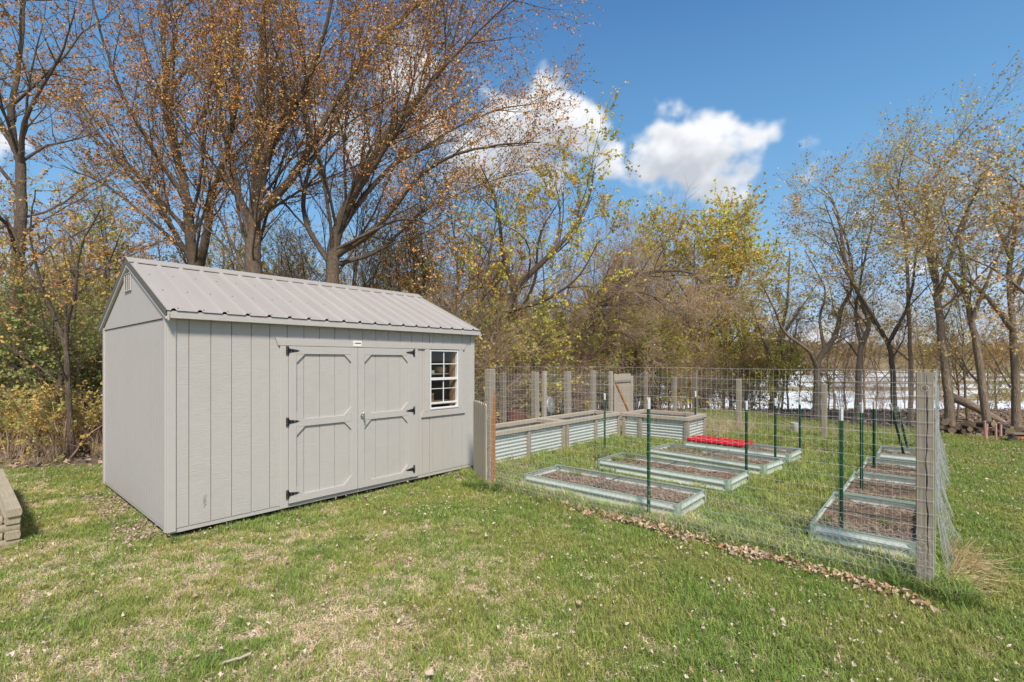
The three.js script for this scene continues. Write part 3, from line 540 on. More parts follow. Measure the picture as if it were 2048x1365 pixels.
// ------------------------------------------------------------------ shed
{
  const L = 4.27, W = 3.06, shed = thing('garden_shed', 'light grey wooden garden shed with ribbed metal roof and double doors', 'shed', V(-3.432, 0.018, -4.861), TURN);
  const Z0 = 0.0, T = 0.016;     // outer face of the planks at z = 0, wall stands toward -z
  // front wall: a dark sheathing with openings, planks in front of it
  const sheath = new THREE.Group();
  const fw = part(shed, 'front_wall', mergeGeometries([span(0.02, 3.33, 0.09, 2.22, -0.06, -0.019), span(3.909, L - 0.02, 0.09, 2.22, -0.06, -0.019), span(3.33, 3.909, 0.09, 1.04, -0.06, -0.019), span(3.33, 3.909, 1.945, 2.22, -0.06, -0.019)]), M.siding);
  const cols = [0.07]; for (let k = 0; k < 21; k++) { const u = 0.19 + 0.2005 * k; if (u < 4.15) cols.push(u); } cols.push(4.19);
  const plank = (par, u0, u1, y0, y1, z = 0, m = M.siding) => part(par, 'siding_board', span(u0 + 0.0028, u1 - 0.0028, y0, y1, z - T, z, 0.002), m);
  for (let i = 0; i < cols.length - 1; i++) {
    const a = cols[i], b = cols[i + 1];
    if (b <= 1.2) plank(fw, a, b, 0.088, 2.235);
    else if (b <= 3.02) plank(fw, a, b, 1.956, 2.235);
    else if (a < 3.05) { plank(fw, a, 3.20, 0.088, 2.235); }
    else if (b <= 3.45) plank(fw, 3.2, 3.328, 0.088, 2.235), plank(fw, 3.331, b, 0.088, 1.036), plank(fw, 3.331, b, 1.95, 2.235);
    else if (b <= 3.9) plank(fw, a, b, 0.088, 1.036), plank(fw, a, b, 1.95, 2.235);
    else if (a < 3.905) { plank(fw, a, b, 0.088, 1.036); plank(fw, a, b, 1.95, 2.235); plank(fw, 3.912, b, 1.04, 1.946); }
    else plank(fw, a, b, 0.088, 2.235);
  }
  { const cv = document.createElement('canvas'); cv.width = 64; cv.height = 128; const c = cv.getContext('2d'), q = rngOf(77); c.clearRect(0, 0, 64, 128); c.strokeStyle = 'rgba(70,68,64,0.55)'; for (let i = 0; i < 16; i++) { c.lineWidth = 1 + 2 * q(); c.beginPath(); const y = 18 + i * 6, x = 14 + 10 * q(); c.moveTo(x, y + 12); c.quadraticCurveTo(x + 12, y, x + 18 + 14 * q(), y - 10 * q()); c.stroke(); }
    const t = new THREE.CanvasTexture(cv); t.colorSpace = THREE.SRGBColorSpace; part(shed, 'scuff_mark', new THREE.PlaneGeometry(0.075, 0.16), std({ map: t, transparent: true, roughness: 0.9 }), V(0.335, 0.31, 0.0015)); }
  // gable wall toward the lawn, on the plane x = 0
  const gw = part(shed, 'gable_wall', prism([[-W + 0.02, 0.09], [-0.02, 0.09], [-0.02, 2.2], [-W / 2, 2.86], [-W + 0.02, 2.2]], 0.04, 0), M.siding, V(0.02, 0, 0), [0, -Math.PI / 2, 0]);
  gw.rotation.set(0, -Math.PI / 2, 0); gw.position.set(0.06, 0, 0);
  // children of the gable use its own axes: x' = z of the shed, z' = -x of the shed
  const roofY = (v) => 2.2 + (v < W / 2 ? v : W - v) * 0.436;      // underside of the rafters
  for (let v = 0.03; v < W - 0.04; v += 0.1005) {
    const b = Math.min(v + 0.1005, W - 0.03), g = 0.0011;
    part(gw, 'siding_board', span(-b + g, -v - g, 0.085, 2.198, 0.045, 0.058, 0.0015), M.sidingV);
  }
  for (let v = 0.03; v < W - 0.04; v += 0.2008) {
    const b = Math.min(v + 0.2008, W - 0.03), g = 0.0012, mid = v < W / 2 && b > W / 2 ? [[-W / 2, roofY(W / 2) + 0.0]] : [];
    part(gw, 'siding_board', prism([[-b + g, 2.208], [-v - g, 2.208], [-v - g, Math.max(2.212, roofY(v))], ...mid, [-b + g, Math.max(2.212, roofY(b))]], 0.016, 0.054), M.sidingV);
  }
  part(shed, 'back_wall', span(0.02, L - 0.02, 0.09, 2.22, -W, -W + 0.05), M.siding);
  part(shed, 'gable_wall', prism([[-W + 0.02, 0.09], [-0.02, 0.09], [-0.02, 2.2], [-W / 2, 2.86], [-W + 0.02, 2.2]], 0.05, 0), M.siding, V(L, 0, 0), [0, -Math.PI / 2, 0]);
  part(shed, 'floor', span(0.03, L - 0.03, 0.07, 0.09, -W + 0.03, -0.03), M.inside);
  part(shed, 'skirt_board', span(0.004, L - 0.004, 0.042, 0.086, -0.036, -0.006), M.trim);
  part(shed, 'skirt_board', span(0.008, 0.03, 0.05, 0.083, -W + 0.01, -0.04), M.trim);
  for (const z of [-0.32, -1.1, -1.95, -2.75]) part(shed, 'skid', span(0.12, L - 0.1, -0.03, 0.069, z - 0.05, z + 0.05), M.woodDark);
  for (const x of [0.06, 4.05]) for (const z of [-0.3, -2.75]) part(shed, 'support_block', span(x - 0.02, x + 0.16, -0.02, 0.04, z - 0.1, z + 0.1), M.wood);
  // corner boards
  for (const u of [0.0, 4.19]) part(shed, 'corner_board', span(u - 0.004, u + 0.074, 0.06, 2.235, -0.014, 0.014), M.trim);
  part(shed, 'corner_board', span(-0.016, 0.004, 0.06, 2.235, -0.072, -0.015), M.trim);
  part(shed, 'corner_board', span(-0.016, 0.004, 0.06, 2.235, -W, -W + 0.075), M.trim);
  // head board over doors and window, jambs, sill
  part(shed, 'head_board', prism([[1.048, 2.044], [1.078, 1.957], [4.03, 1.957], [4.06, 2.044]], 0.022, 0.001), M.trim);
  const jambs = [[1.104, 1.195, 0.052, 1.955], [3.008, 3.099, 0.085, 1.955], [3.228, 3.328, 1.022, 1.955], [3.912, 4.0, 1.022, 1.955]];
  for (const [a, b, y0, y1] of jambs) part(shed, 'casing', span(a, b, y0, y1, 0.001, 0.02), M.trim);
  part(shed, 'window_sill', prism([[3.164, 0.939], [4.045, 0.939], [4.025, 1.02], [3.185, 1.02]], 0.024, 0.001), M.trim);
  // doors
  for (const [a, b, side] of [[1.2, 2.105, 0], [2.113, 3.003, 1]]) {
    const d = part(shed, 'door', span(a, b, 0.094, 1.95, -0.016, -0.008), M.siding, null, null, side ? 'right hand door carrying the chrome handle' : 'left hand door without a handle');
    const gr = [a + 0.002, 1.39, 1.5905, 1.791, 1.9915, 2.192, 2.39, 2.59, 2.79, 2.99].filter((u) => u > a && u < b - 0.02); gr.push(b - 0.002);
    for (let i = 0; i < gr.length - 1; i++) part(d, 'door_board', span(gr[i] + 0.0025, gr[i + 1] - 0.0025, 0.096, 1.948, -0.007, 0.004, 0.002), M.siding);
    const s = 0.092, z0 = 0.005, z1 = 0.026;
    for (const [x0, x1] of [[a, a + s], [b - s, b]]) part(d, 'stile', span(x0, x1, 0.094, 1.95, z0, z1, 0.003), M.trim);
    for (const [y0, y1] of [[0.094, 0.182], [0.99, 1.078], [1.858, 1.95]]) part(d, 'rail', span(a + s + 0.001, b - s - 0.001, y0, y1, z0, z1, 0.003), M.trim);
    const k = 0.1;
    for (const [y, sy] of [[0.182, 1], [0.99, -1], [1.078, 1], [1.858, -1]]) for (const [x, sx] of [[a + s, 1], [b - s, -1]]) {
      const pts = [[x + sx * 0.001, y + sy * 0.001], [x + sx * k, y + sy * 0.001], [x + sx * 0.001, y + sy * k]];
      part(d, 'corner_brace', prism(sx * sy > 0 ? pts : pts.reverse(), 0.0205, z0), M.trim);
    }
    // T hinges
    for (const y of [1.898, 1.058, 0.205]) {
      const o = side ? b + 0.004 : a - 0.004, q = side ? -1 : 1, h = part(d, 'hinge', mergeGeometries([span(Math.min(o - q * 0.03, o), Math.max(o - q * 0.03, o), y - 0.054, y + 0.054, 0.0275, 0.0305, 0.001),
        prism((q > 0 ? [[o, y - 0.026], [o + 0.12, y - 0.007], [o + 0.128, y], [o + 0.12, y + 0.007], [o, y + 0.026]] : [[o, y + 0.026], [o - 0.12, y + 0.007], [o - 0.128, y], [o - 0.12, y - 0.007], [o, y - 0.026]]), 0.003, 0.0275)]), M.black);
      const pin = new THREE.CylinderGeometry(0.006, 0.006, 0.075, 10).toNonIndexed(); pin.translate(o, y, 0.031); h.geometry = mergeGeometries([h.geometry, flatUV(pin)]);
      const B = []; for (const [dx, dy] of [[-0.015, 0.042], [-0.015, 0.015], [-0.015, -0.015], [-0.015, -0.042], [0.03, 0.011], [0.03, -0.011], [0.07, 0.0], [0.112, 0]]) { const c = new THREE.SphereGeometry(0.0048, 8, 5); c.scale(1, 1, 0.5); c.translate(o + q * dx, y + dy, 0.0312); B.push(c.toNonIndexed()); }
      const scr = part(shed, 'hinge_screws', mergeGeometries(B), M.chrome); scr.userData.kind = 'stuff';
    }
  }
  { // handle: round rose and a turned lever
    const rose = new THREE.CylinderGeometry(0.028, 0.03, 0.012, 20); rose.rotateX(Math.PI / 2); rose.translate(2.165, 1.045, 0.032);
    const stem = new THREE.CylinderGeometry(0.009, 0.009, 0.04, 12); stem.rotateX(Math.PI / 2); stem.translate(2.165, 1.045, 0.055);
    const bar = new THREE.CapsuleGeometry(0.0095, 0.085, 6, 12); bar.rotateZ(0.12); bar.translate(2.168, 1.045, 0.078);
    part(shed, 'door_handle', mergeGeometries([rose, stem, bar]), M.chrome);
  }
  { // maker's plate
    const cv = document.createElement('canvas'); cv.width = 256; cv.height = 152; const c = cv.getContext('2d');
    c.fillStyle = '#efefea'; c.fillRect(0, 0, 256, 152); c.fillStyle = '#b08a2a'; c.beginPath(); c.moveTo(22, 84); c.lineTo(34, 44); c.lineTo(46, 84); c.fill(); c.fillRect(16, 80, 36, 6);
    c.fillStyle = '#a8842c'; c.fillRect(60, 46, 176, 36); c.fillStyle = '#3a2c12'; c.fillRect(60, 64, 176, 20); c.fillStyle = '#d9b75a'; for (let i = 0; i < 9; i++) c.fillRect(68 + i * 18, 50, 11, 12);
    const t = new THREE.CanvasTexture(cv); t.colorSpace = THREE.SRGBColorSpace;
    const g = new THREE.PlaneGeometry(0.122, 0.072); part(shed, 'makers_plate', span(2.037, 2.161, 1.966, 2.040, 0.0235, 0.027, 0.001), M.vinyl); part(shed, 'makers_plate_print', g, std({ map: t, roughness: 0.4 }), V(2.099, 2.003, 0.0285));
  }
  { // window: white sash with muntins, glass in eight lights
    const x0 = 3.331, x1 = 3.908, y0 = 1.04, y1 = 1.946, w = part(shed, 'window', mergeGeometries([span(x0, x0 + 0.024, y0, y1, -0.05, 0.012), span(x1 - 0.024, x1, y0, y1, -0.05, 0.012), span(x0 + 0.024, x1 - 0.024, y1 - 0.024, y1, -0.05, 0.012), span(x0 + 0.024, x1 - 0.024, y0, y0 + 0.026, -0.05, 0.014)]), M.vinyl);
    part(w, 'meeting_rail', span(x0 + 0.025, x1 - 0.025, 1.482, 1.522, -0.035, 0.008), M.vinyl);
    part(w, 'lower_rail', span(x0 + 0.025, x1 - 0.025, 1.118, 1.146, -0.036, -0.006), M.vinyl);
    const xm = (x0 + x1) / 2, panes = [[1.523, 1.722, -0.012], [1.738, 1.921, -0.012], [1.147, 1.345, -0.022], [1.357, 1.481, -0.022]];
    part(w, 'muntin', span(xm - 0.007, xm + 0.007, 1.523, 1.921, -0.018, -0.004), M.vinyl); part(w, 'muntin', span(x0 + 0.025, x1 - 0.025, 1.723, 1.737, -0.0175, -0.0045), M.vinyl);
    part(w, 'muntin', span(xm - 0.007, xm + 0.007, 1.147, 1.481, -0.028, -0.014), M.vinyl); part(w, 'muntin', span(x0 + 0.025, x1 - 0.025, 1.346, 1.356, -0.0275, -0.0145), M.vinyl);
    for (const [a, b, z] of panes) for (const [p, q] of [[x0 + 0.025, xm - 0.0075], [xm + 0.0075, x1 - 0.025]]) { const g = new THREE.PlaneGeometry(q - p, b - a); part(w, 'pane', g, M.glass, V((p + q) / 2, (a + b) / 2, z)); }
  }
  { // vent with louvres high in the gable, in the gable's axes
    const v = part(shed, 'gable_vent', mergeGeometries([span(-1.72, -1.70, 2.61, 2.83, 0, 0.016), span(-1.42, -1.40, 2.61, 2.83, 0, 0.016), span(-1.70, -1.42, 2.61, 2.622, 0, 0.016), span(-1.70, -1.42, 2.818, 2.83, 0, 0.016), span(-1.612, -1.602, 2.622, 2.818, 0, 0.014), span(-1.518, -1.508, 2.622, 2.818, 0, 0.014)]), M.trim, V(-0.011, 0, 0), [0, -Math.PI / 2, 0]);
    part(v, 'backing', span(-1.70, -1.42, 2.62, 2.82, 0.0005, 0.002), M.black);
    for (let k = 0; k < 13; k++) { const s = span(-1.70, -1.42, -0.0034, 0.0034, -0.001, 0.001, 0.0004); part(v, 'louvre', s, M.trim, V(0, 2.63 + k * 0.0148, 0.008), [0.35, 0, 0]); }
  }
  // roof: ribbed sheets, ridge cap, fascia, rake trim
  const slope = 0.436, zE = 0.118, yE = 2.272, zR = -W / 2, yR = yE + (zE - zR) * slope;
  const roofMesh = part(shed, 'roof', mergeGeometries([span(0.03, L - 0.03, 2.20, 2.235, -0.12, -0.02), span(0.03, L - 0.03, 2.20, 2.235, -W + 0.02, -W + 0.12)]), M.siding);
  for (const front of [1, -1]) {
    const edge = [-0.035, 0.826, 1.738, 2.65, 3.562, L + 0.035];
    for (let k = 0; k < 5; k++) {
      const B = new Build(), prof = [[edge[k], 0]];
      for (let r = 0; r < 19; r++) { const u = 0.027 + 0.228 * r; if (u > edge[k] + 0.03 && u < edge[k + 1] - 0.02 || (k === 4 && Math.abs(u - 4.13) < 0.01)) prof.push([u - 0.026, 0], [u - 0.011, 0.02], [u + 0.011, 0.02], [u + 0.026, 0]); }
      prof.push([edge[k + 1] + (k < 4 ? 0.02 : 0), 0]);
      const lift = k * 0.0012, at = (u, h, t) => V(u, lerp(yE, yR, t) + h + lift, front > 0 ? lerp(zE, zR + 0.01, t) : lerp(-W - zE, zR - 0.01, t));
      for (let i = 0; i < prof.length - 1; i++) { const [u0, h0] = prof[i], [u1, h1] = prof[i + 1]; front > 0 ? B.quad(at(u0, h0, 0), at(u1, h1, 0), at(u1, h1, 1), at(u0, h0, 1)) : B.quad(at(u1, h1, 0), at(u0, h0, 0), at(u0, h0, 1), at(u1, h1, 1)); }
      part(roofMesh, 'roof_sheet', B.geo(), M.roof);
    }
    // decking under the sheets keeps the light out
    const z = front > 0 ? [zE - 0.02, zR] : [-W - zE + 0.02, zR];
    part(roofMesh, 'decking', new Build().quad(V(0.0, yE - 0.012, z[0]), V(L, yE - 0.012, z[0]), V(L, yR - 0.012, z[1]), V(0, yR - 0.012, z[1])).geo(), M.inside);
    // fascia
    part(roofMesh, 'fascia', front > 0 ? span(-0.026, L + 0.026, 2.196, 2.268, 0.086, 0.106) : span(-0.026, L + 0.026, 2.196, 2.268, -W - 0.106, -W - 0.086), M.trim);
    part(roofMesh, 'soffit', front > 0 ? span(-0.02, L + 0.02, 2.205, 2.217, 0.016, 0.085) : span(-0.02, L + 0.02, 2.205, 2.217, -W - 0.085, -W - 0.0), M.trim);
    // rake trim at both ends
    for (const end of [0, 1]) {
      const s = front > 0 ? 1 : -1, zz = (t) => front > 0 ? lerp(zE, zR, t) : lerp(-W - zE, zR, t), yy = (t) => lerp(yE, yR, t);
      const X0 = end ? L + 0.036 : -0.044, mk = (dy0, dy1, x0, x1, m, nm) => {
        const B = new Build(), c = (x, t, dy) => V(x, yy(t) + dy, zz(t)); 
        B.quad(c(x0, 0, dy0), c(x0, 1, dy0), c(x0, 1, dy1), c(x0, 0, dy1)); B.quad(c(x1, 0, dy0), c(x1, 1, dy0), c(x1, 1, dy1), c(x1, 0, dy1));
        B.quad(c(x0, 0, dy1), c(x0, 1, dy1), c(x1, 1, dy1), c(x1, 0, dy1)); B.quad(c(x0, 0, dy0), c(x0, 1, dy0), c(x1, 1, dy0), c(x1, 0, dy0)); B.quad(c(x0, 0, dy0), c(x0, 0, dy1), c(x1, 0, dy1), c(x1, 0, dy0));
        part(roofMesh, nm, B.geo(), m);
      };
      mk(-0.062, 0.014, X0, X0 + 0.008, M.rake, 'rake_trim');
      mk(-0.084, -0.063, X0 + 0.004, X0 + 0.02, M.edge, 'drip_edge');
      mk(-0.1, -0.02, X0 + (end ? -0.016 : 0.021), X0 + (end ? -0.002 : 0.036), M.trim, 'rake_board');
    }
    { const B = new Build(), cw = 0.15, q = (x, d, h) => V(x, yR - d * slope + h, front > 0 ? zR + d : zR - d); B.quad(q(-0.05, cw, 0.026), q(L + 0.04, cw, 0.026), q(L + 0.04, 0, 0.032), q(-0.05, 0, 0.032)); B.quad(q(-0.05, cw, 0.016), q(L + 0.04, cw, 0.016), q(L + 0.04, cw, 0.026), q(-0.05, cw, 0.026)); part(roofMesh, 'ridge_cap', B.geo(), M.roof); }
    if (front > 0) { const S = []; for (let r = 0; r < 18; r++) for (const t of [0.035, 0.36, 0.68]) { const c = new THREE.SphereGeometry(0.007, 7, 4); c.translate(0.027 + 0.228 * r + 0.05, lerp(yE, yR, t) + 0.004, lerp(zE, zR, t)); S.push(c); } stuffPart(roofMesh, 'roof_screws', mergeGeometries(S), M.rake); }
  }
  // things inside that show through the window
  const inside = (u, y, z) => { const p = V(u, y, z).applyAxisAngle(UPV, TURN).add(shed.position); return p; };
  const bench = thing('workbench', 'wooden workbench inside the shed under the window', 'workbench', inside(3.6, 0.09, -0.35), TURN);
  part(bench, 'bench_top', span(-0.9, 0.55, 1.0, 1.035, -0.25, 0.2), M.woodDark); for (const x of [-0.85, 0.5]) for (const z of [-0.2, 0.15]) part(bench, 'leg', span(x - 0.03, x + 0.03, 0, 1.0, z - 0.03, z + 0.03), M.woodDark);
  const bx = thing('cardboard_box', 'open orange brown box behind the lower left window panes', 'box', inside(3.46, 1.126, -0.3), TURN); const cb = std({ color: lin(0.50, 0.22, 0.09), roughness: 0.9 });
  for (const [n, g] of [['side', span(-0.13, 0.13, 0, 0.14, 0.08, 0.086)], ['side', span(-0.13, 0.13, 0, 0.14, -0.086, -0.08)], ['side', span(-0.136, -0.131, 0, 0.14, -0.08, 0.08)], ['side', span(0.131, 0.136, 0, 0.14, -0.08, 0.08)], ['bottom', span(-0.13, 0.13, 0, 0.005, -0.079, 0.079)]]) part(bx, n, g, cb);
  const shf = thing('wall_shelf', 'narrow shelf seen through the upper window panes', 'shelf', inside(3.62, 1.56, -0.3), TURN);
  part(shf, 'board', span(-0.5, 0.55, 0, 0.02, -0.12, 0.1), M.wood); for (const x of [-0.48, 0.53]) part(shf, 'bracket', span(x - 0.015, x + 0.015, -1.469, -0.001, -0.1, -0.06), M.wood);
  const lathe = (pts) => new THREE.LatheGeometry(pts.map(([x, y]) => new THREE.Vector2(x, y)), 24);
  const rb = thing('round_basket', 'round tan basket on the shelf behind the window', 'basket', inside(3.79, 1.582, -0.3)); part(rb, 'basket_wall', lathe([[0, 0], [0.085, 0], [0.1, 0.05], [0.105, 0.1], [0.098, 0.1], [0.09, 0.05], [0.08, 0.008], [0, 0.008]]), std({ color: lin(0.55, 0.40, 0.2), roughness: 0.9 }));
  const pl = thing('plastic_tray', 'pale green plastic tray on the shelf behind the window', 'tray', inside(3.47, 1.582, -0.29), TURN); const pm = std({ color: lin(0.55, 0.66, 0.62), roughness: 0.5 });
  part(pl, 'tray_base', span(-0.12, 0.12, 0, 0.006, -0.08, 0.08), pm); for (const z of [-0.083, 0.083]) part(pl, 'tray_side', span(-0.12, 0.12, 0, 0.05, z - 0.003, z + 0.003), pm); for (const x of [-0.123, 0.123]) part(pl, 'tray_side', span(x - 0.003, x + 0.003, 0, 0.05, -0.086, 0.086), pm);
  part(shed, 'wall_stud', span(3.86, 3.9, 0.09, 2.2, -0.15, -0.062), std({ color: lin(0.30, 0.16, 0.08), roughness: 0.85 }));
}

// ------------------------------------------------------------------ fence
// weathered post with a drying crack down its front face
function crackedPost(h, w, seed) {
  const rnd = rngOf(seed), n = 34, B = new Build(), q = w / 2, c = 0.006, prof = (y) => { const m = 0.012 + 0.008 * N2(y * 3 + seed, 1) + 0.004 * N2(y * 11, seed), o = clamp(0.006 * smooth(0.1, 0.5, y) * smooth(h + 0.05, h - 0.2, y) * (1 + 0.5 * N2(y * 5, 3)), 0.0004, 0.01); return [[-q + c, q], [m - o, q], [m, q - Math.max(0.002, o * 3.5)], [m + o, q], [q - c, q], [q, q - c], [q, -q + c], [q - c, -q], [-q + c, -q], [-q, -q + c], [-q, q - c]]; };
  const at = (y, k) => { const p = prof(y); return V(p[k % 11][0], y, p[k % 11][1]); };
  for (let i = 0; i < n; i++) { const y0 = -0.08 + (h + 0.08) * i / n, y1 = -0.08 + (h + 0.08) * (i + 1) / n; for (let k = 0; k < 11; k++) B.quad(at(y0, k + 1), at(y0, k), at(y1, k), at(y1, k + 1)); }
  const p = prof(h); for (let k = 1; k < 10; k++) B.tri(V(p[0][0], h, p[0][1]), V(p[k + 1][0], h, p[k + 1][1]), V(p[k][0], h, p[k][1]));
  return flatUV(B.geo());
}
const LE = -4.8, RE = -0.08, FA = 5.03, BA = 13.45, LB = -6.55;      // fence lines in the yard's axes
const axes = TURN;                                                    // local x runs along a, local z along e
{
  const post = (a, e, h, w, mat, label, group, tilt = 0) => { const t = thing('fence_post', label, 'post', Y(a, e), axes, group); part(t, 'post', span(-w / 2, w / 2, -0.06, h, -w / 2, w / 2, 0.006), mat, null, [0, 0, tilt]); return t; };
  // corner post, near
  const cp = thing('fence_post', 'thick weathered grey corner post with a long crack and a knot', 'post', Y(FA, RE), axes - Math.PI / 2);
  part(cp, 'post', crackedPost(1.7, 0.108, 5), M.wood);
  { const k = new THREE.SphereGeometry(0.017, 14, 8); k.scale(1, 1.15, 0.35); part(cp, 'knot', k, M.woodDark, V(0.0, 1.58, 0.053)); const r = new THREE.TorusGeometry(0.021, 0.0045, 6, 18); r.scale(1, 1.15, 0.7); part(cp, 'knot_ring', r, M.woodPale, V(0.0, 1.58, 0.0535)); }
  const lp = thing('fence_post', 'grey gate post with a bare orange face beside the low picket gate', 'post', Y(FA, LE), axes);
  part(lp, 'post', span(-0.055, 0.055, -0.06, 1.68, -0.055, 0.055, 0.006), M.wood);
  part(lp, 'bare_wood_face', flatUV(prism([[-0.03, -0.02], [0.048, -0.02], [0.048, 0.45], [0.03, 0.56], [0.049, 0.66], [0.049, 1.2], [0.03, 1.36], [0.0, 1.25], [-0.025, 0.95], [-0.02, 0.6], [-0.035, 0.5]], 0.004, 0.0555)), M.woodOrange);
  for (const [y, x] of [[1.45, 0.01], [1.25, -0.02], [0.55, 0.0]]) { const k = new THREE.SphereGeometry(0.009, 8, 6); k.scale(0.4, 1, 1); part(lp, 'nail_hole', k, M.black, V(-0.0555, y, x)); }
  // left line, behind the planters
  const grp = 'weathered posts along the planter side of the fence';
  for (const [a, h, w, m] of [[7.25, 1.56, 0.09, M.woodDark], [8.28, 1.56, 0.13, M.wood], [8.58, 1.57, 0.08, M.woodPale], [9.48, 1.56, 0.12, M.wood], [10.6, 1.56, 0.11, M.wood], [11.5, 1.52, 0.09, M.woodPale]]) post(a, LB, h, w, m, 'weathered post standing behind the planters', grp, (a * 7 % 1 - 0.5) * 0.03);
  const g2 = 'weathered posts along the back of the garden';
  for (const [e, a, h, w] of [[-6.5, BA, 1.48, 0.1], [-5.05, BA, 1.46, 0.12], [-3.95, 13.6, 1.33, 0.12], [-2.0, 13.35, 1.26, 0.11]]) post(a, e, h, w, e === -5.05 ? M.woodDark : M.wood, 'weathered post in the back fence of the garden', g2);
  post(14.6, -6.1, 1.3, 0.09, M.wood, 'slim weathered post standing outside the back fence');
  post(12.9, -0.12, 1.35, 0.1, M.wood, 'weathered post far along the right hand fence');
  // gates: pickets with dog-eared tops
  const picket = (w, h) => prism([[-w / 2, 0], [w / 2, 0], [w / 2, h - 0.03], [w / 4, h], [-w / 4, h], [-w / 2, h - 0.03]], 0.018, 0);
  const gate = (pos, turn, n, w, h, label, brace) => {
    const t = thing('picket_gate', label, 'gate', pos, turn), rnd = rngOf(n * 17), W = n * (w + 0.006);
    for (let k = 0; k < n; k++) part(t, 'picket', picket(w, h + (rnd() - 0.5) * 0.025), M.woodPale, V(k * (w + 0.006) + w / 2, 0.03, 0), [0, 0, (rnd() - 0.5) * 0.012]);
    for (const y of [0.22, h - 0.2]) part(t, 'rail', brace ? span(0.01, W - 0.01, y, y + 0.07, 0.0195, 0.045) : span(0.01, W - 0.01, y, y + 0.07, -0.028, -0.0015), M.wood);
    if (brace) part(t, 'brace', prism([[0.02, h - 0.22], [0.1, h - 0.22], [W - 0.02, 0.3], [W - 0.1, 0.3]].reverse(), 0.02, 0.02), M.woodOrange);
    return t;
  };
  { const a = G(975, 978), b = G(949, 956), d = b.clone().sub(a); gate(b, Math.atan2(d.z, -d.x), 6, 0.105, 1.16, 'low weathered picket gate standing between the shed and the gate post', false); }
  { const p = Y(11.62, LB + 0.02); gate(p, axes, 7, 0.125, 1.42, 'tall weathered picket gate with a diagonal brace in the fence behind the planters', true); post(12.62, LB, 1.38, 0.1, M.woodPale, 'pale hinge post at the far side of the braced picket gate'); }

  // welded wire: verticals every 5 cm, line wires every 10 cm
  const welded = (A, B2, y0, y1, parent, dv = 0.0508, r = 0.001) => {
    const L = A.distanceTo(B2), B = new Build(), d = B2.clone().sub(A).normalize(), sag = (s) => 0.006 * N2(s * 1.3, y1 * 3);
    for (let s = 0; s <= L; s += dv) wire(B, A.clone().addScaledVector(d, s).setY(y0), A.clone().addScaledVector(d, s + sag(s)).setY(y1 + sag(s)), r);
    stuffPart(parent, 'upright_wires', B.geo(), M.wire);
    const C = new Build();
    for (let y = y1; y > y0 - 0.01; y -= 0.1016) { const n = 24, path = []; for (let k = 0; k <= n; k++) path.push({ p: A.clone().lerp(B2, k / n).setY(y + sag(L * k / n)), r: r * 1.25 }); C.tube(path, 3); }
    stuffPart(parent, 'line_wires', C.geo(), M.wire);
  };
  // hexagonal netting
  const hexNet = (A, B2, y0, y1, parent, bulge = 0, r = 0.001, cell = 0.055) => {
    const L = A.distanceTo(B2), B = new Build(), d = B2.clone().sub(A).normalize(), nrm = V(-d.z, 0, d.x), nx = Math.floor(L / cell), ny = Math.floor((y1 - y0) / (cell * 0.86));
    const at = (s, y) => A.clone().addScaledVector(d, s).setY(y).addScaledVector(nrm, 0.006 + 0.012 * N2(s * 2, y * 3) + bulge * Math.pow(clamp(1 - (y - y0) / 0.55), 1.6) * (0.6 + 0.4 * N2(s * 0.9, 4)));
    for (let j = 0; j < ny; j++) for (let i = 0; i < nx; i++) {
      const x = (i + (j % 2) * 0.5) * cell, y = y0 + j * cell * 0.86, j1 = () => (N2(i * 1.7 + j * 3.1, j * 2.3) * 0.08) * cell, a = at(x, y + j1()), b = at(x + cell * 0.5, y + cell * 0.29 + j1()), c = at(x + cell, y + j1()), u = at(x + cell * 0.5, y + cell * 0.86 + j1());
      wire(B, a, b, r); wire(B, b, c, r); wire(B, b, u, r * 1.5);
    }
    stuffPart(parent, 'hexagonal_netting', B.geo(), M.wire);
  };
  const ff = thing('wire_fence', 'galvanised welded wire fence across the front of the garden', 'wire fence'); welded(Y(FA - 0.062, LE - 0.05), Y(FA - 0.062, RE + 0.06), 0.03, 1.72, ff); hexNet(Y(FA - 0.068, LE + 0.05), Y(FA - 0.068, RE + 0.06), 0.0, 0.5, ff);
  const fl = thing('wire_fence', 'wire fence on posts behind the corrugated planters', 'wire fence'); welded(Y(6.1, LB + 0.07), Y(11.5, LB + 0.07), 0.6, 1.5, fl); welded(Y(12.62, LB + 0.07), Y(BA, LB + 0.07), 0.05, 1.42, fl);
  const fb = thing('wire_fence', 'wire fence along the back of the garden toward the woods', 'wire fence'); welded(Y(BA, LB + 0.05), Y(13.6, -4.0), 0.05, 1.4, fb); welded(Y(13.6, -4.0), Y(13.35, -2.0), 0.05, 1.25, fb); welded(Y(13.35, -2.0), Y(13.2, -0.1), 0.05, 1.25, fb);
  const fr = thing('wire_fence', 'netted wire fence running back from the corner post', 'wire fence'); welded(Y(FA + 0.06, RE + 0.062), Y(13.2, -0.02), 0.05, 1.66, fr, 0.1016); hexNet(Y(FA, RE + 0.07), Y(13.2, -0.01), 0.02, 1.35, fr, 0.2, 0.001, 0.055);
  { const lw = new Build(); wire(lw, V(0, 0.4, 0.0), V(0, 0.4, 0), 0.001); }
}
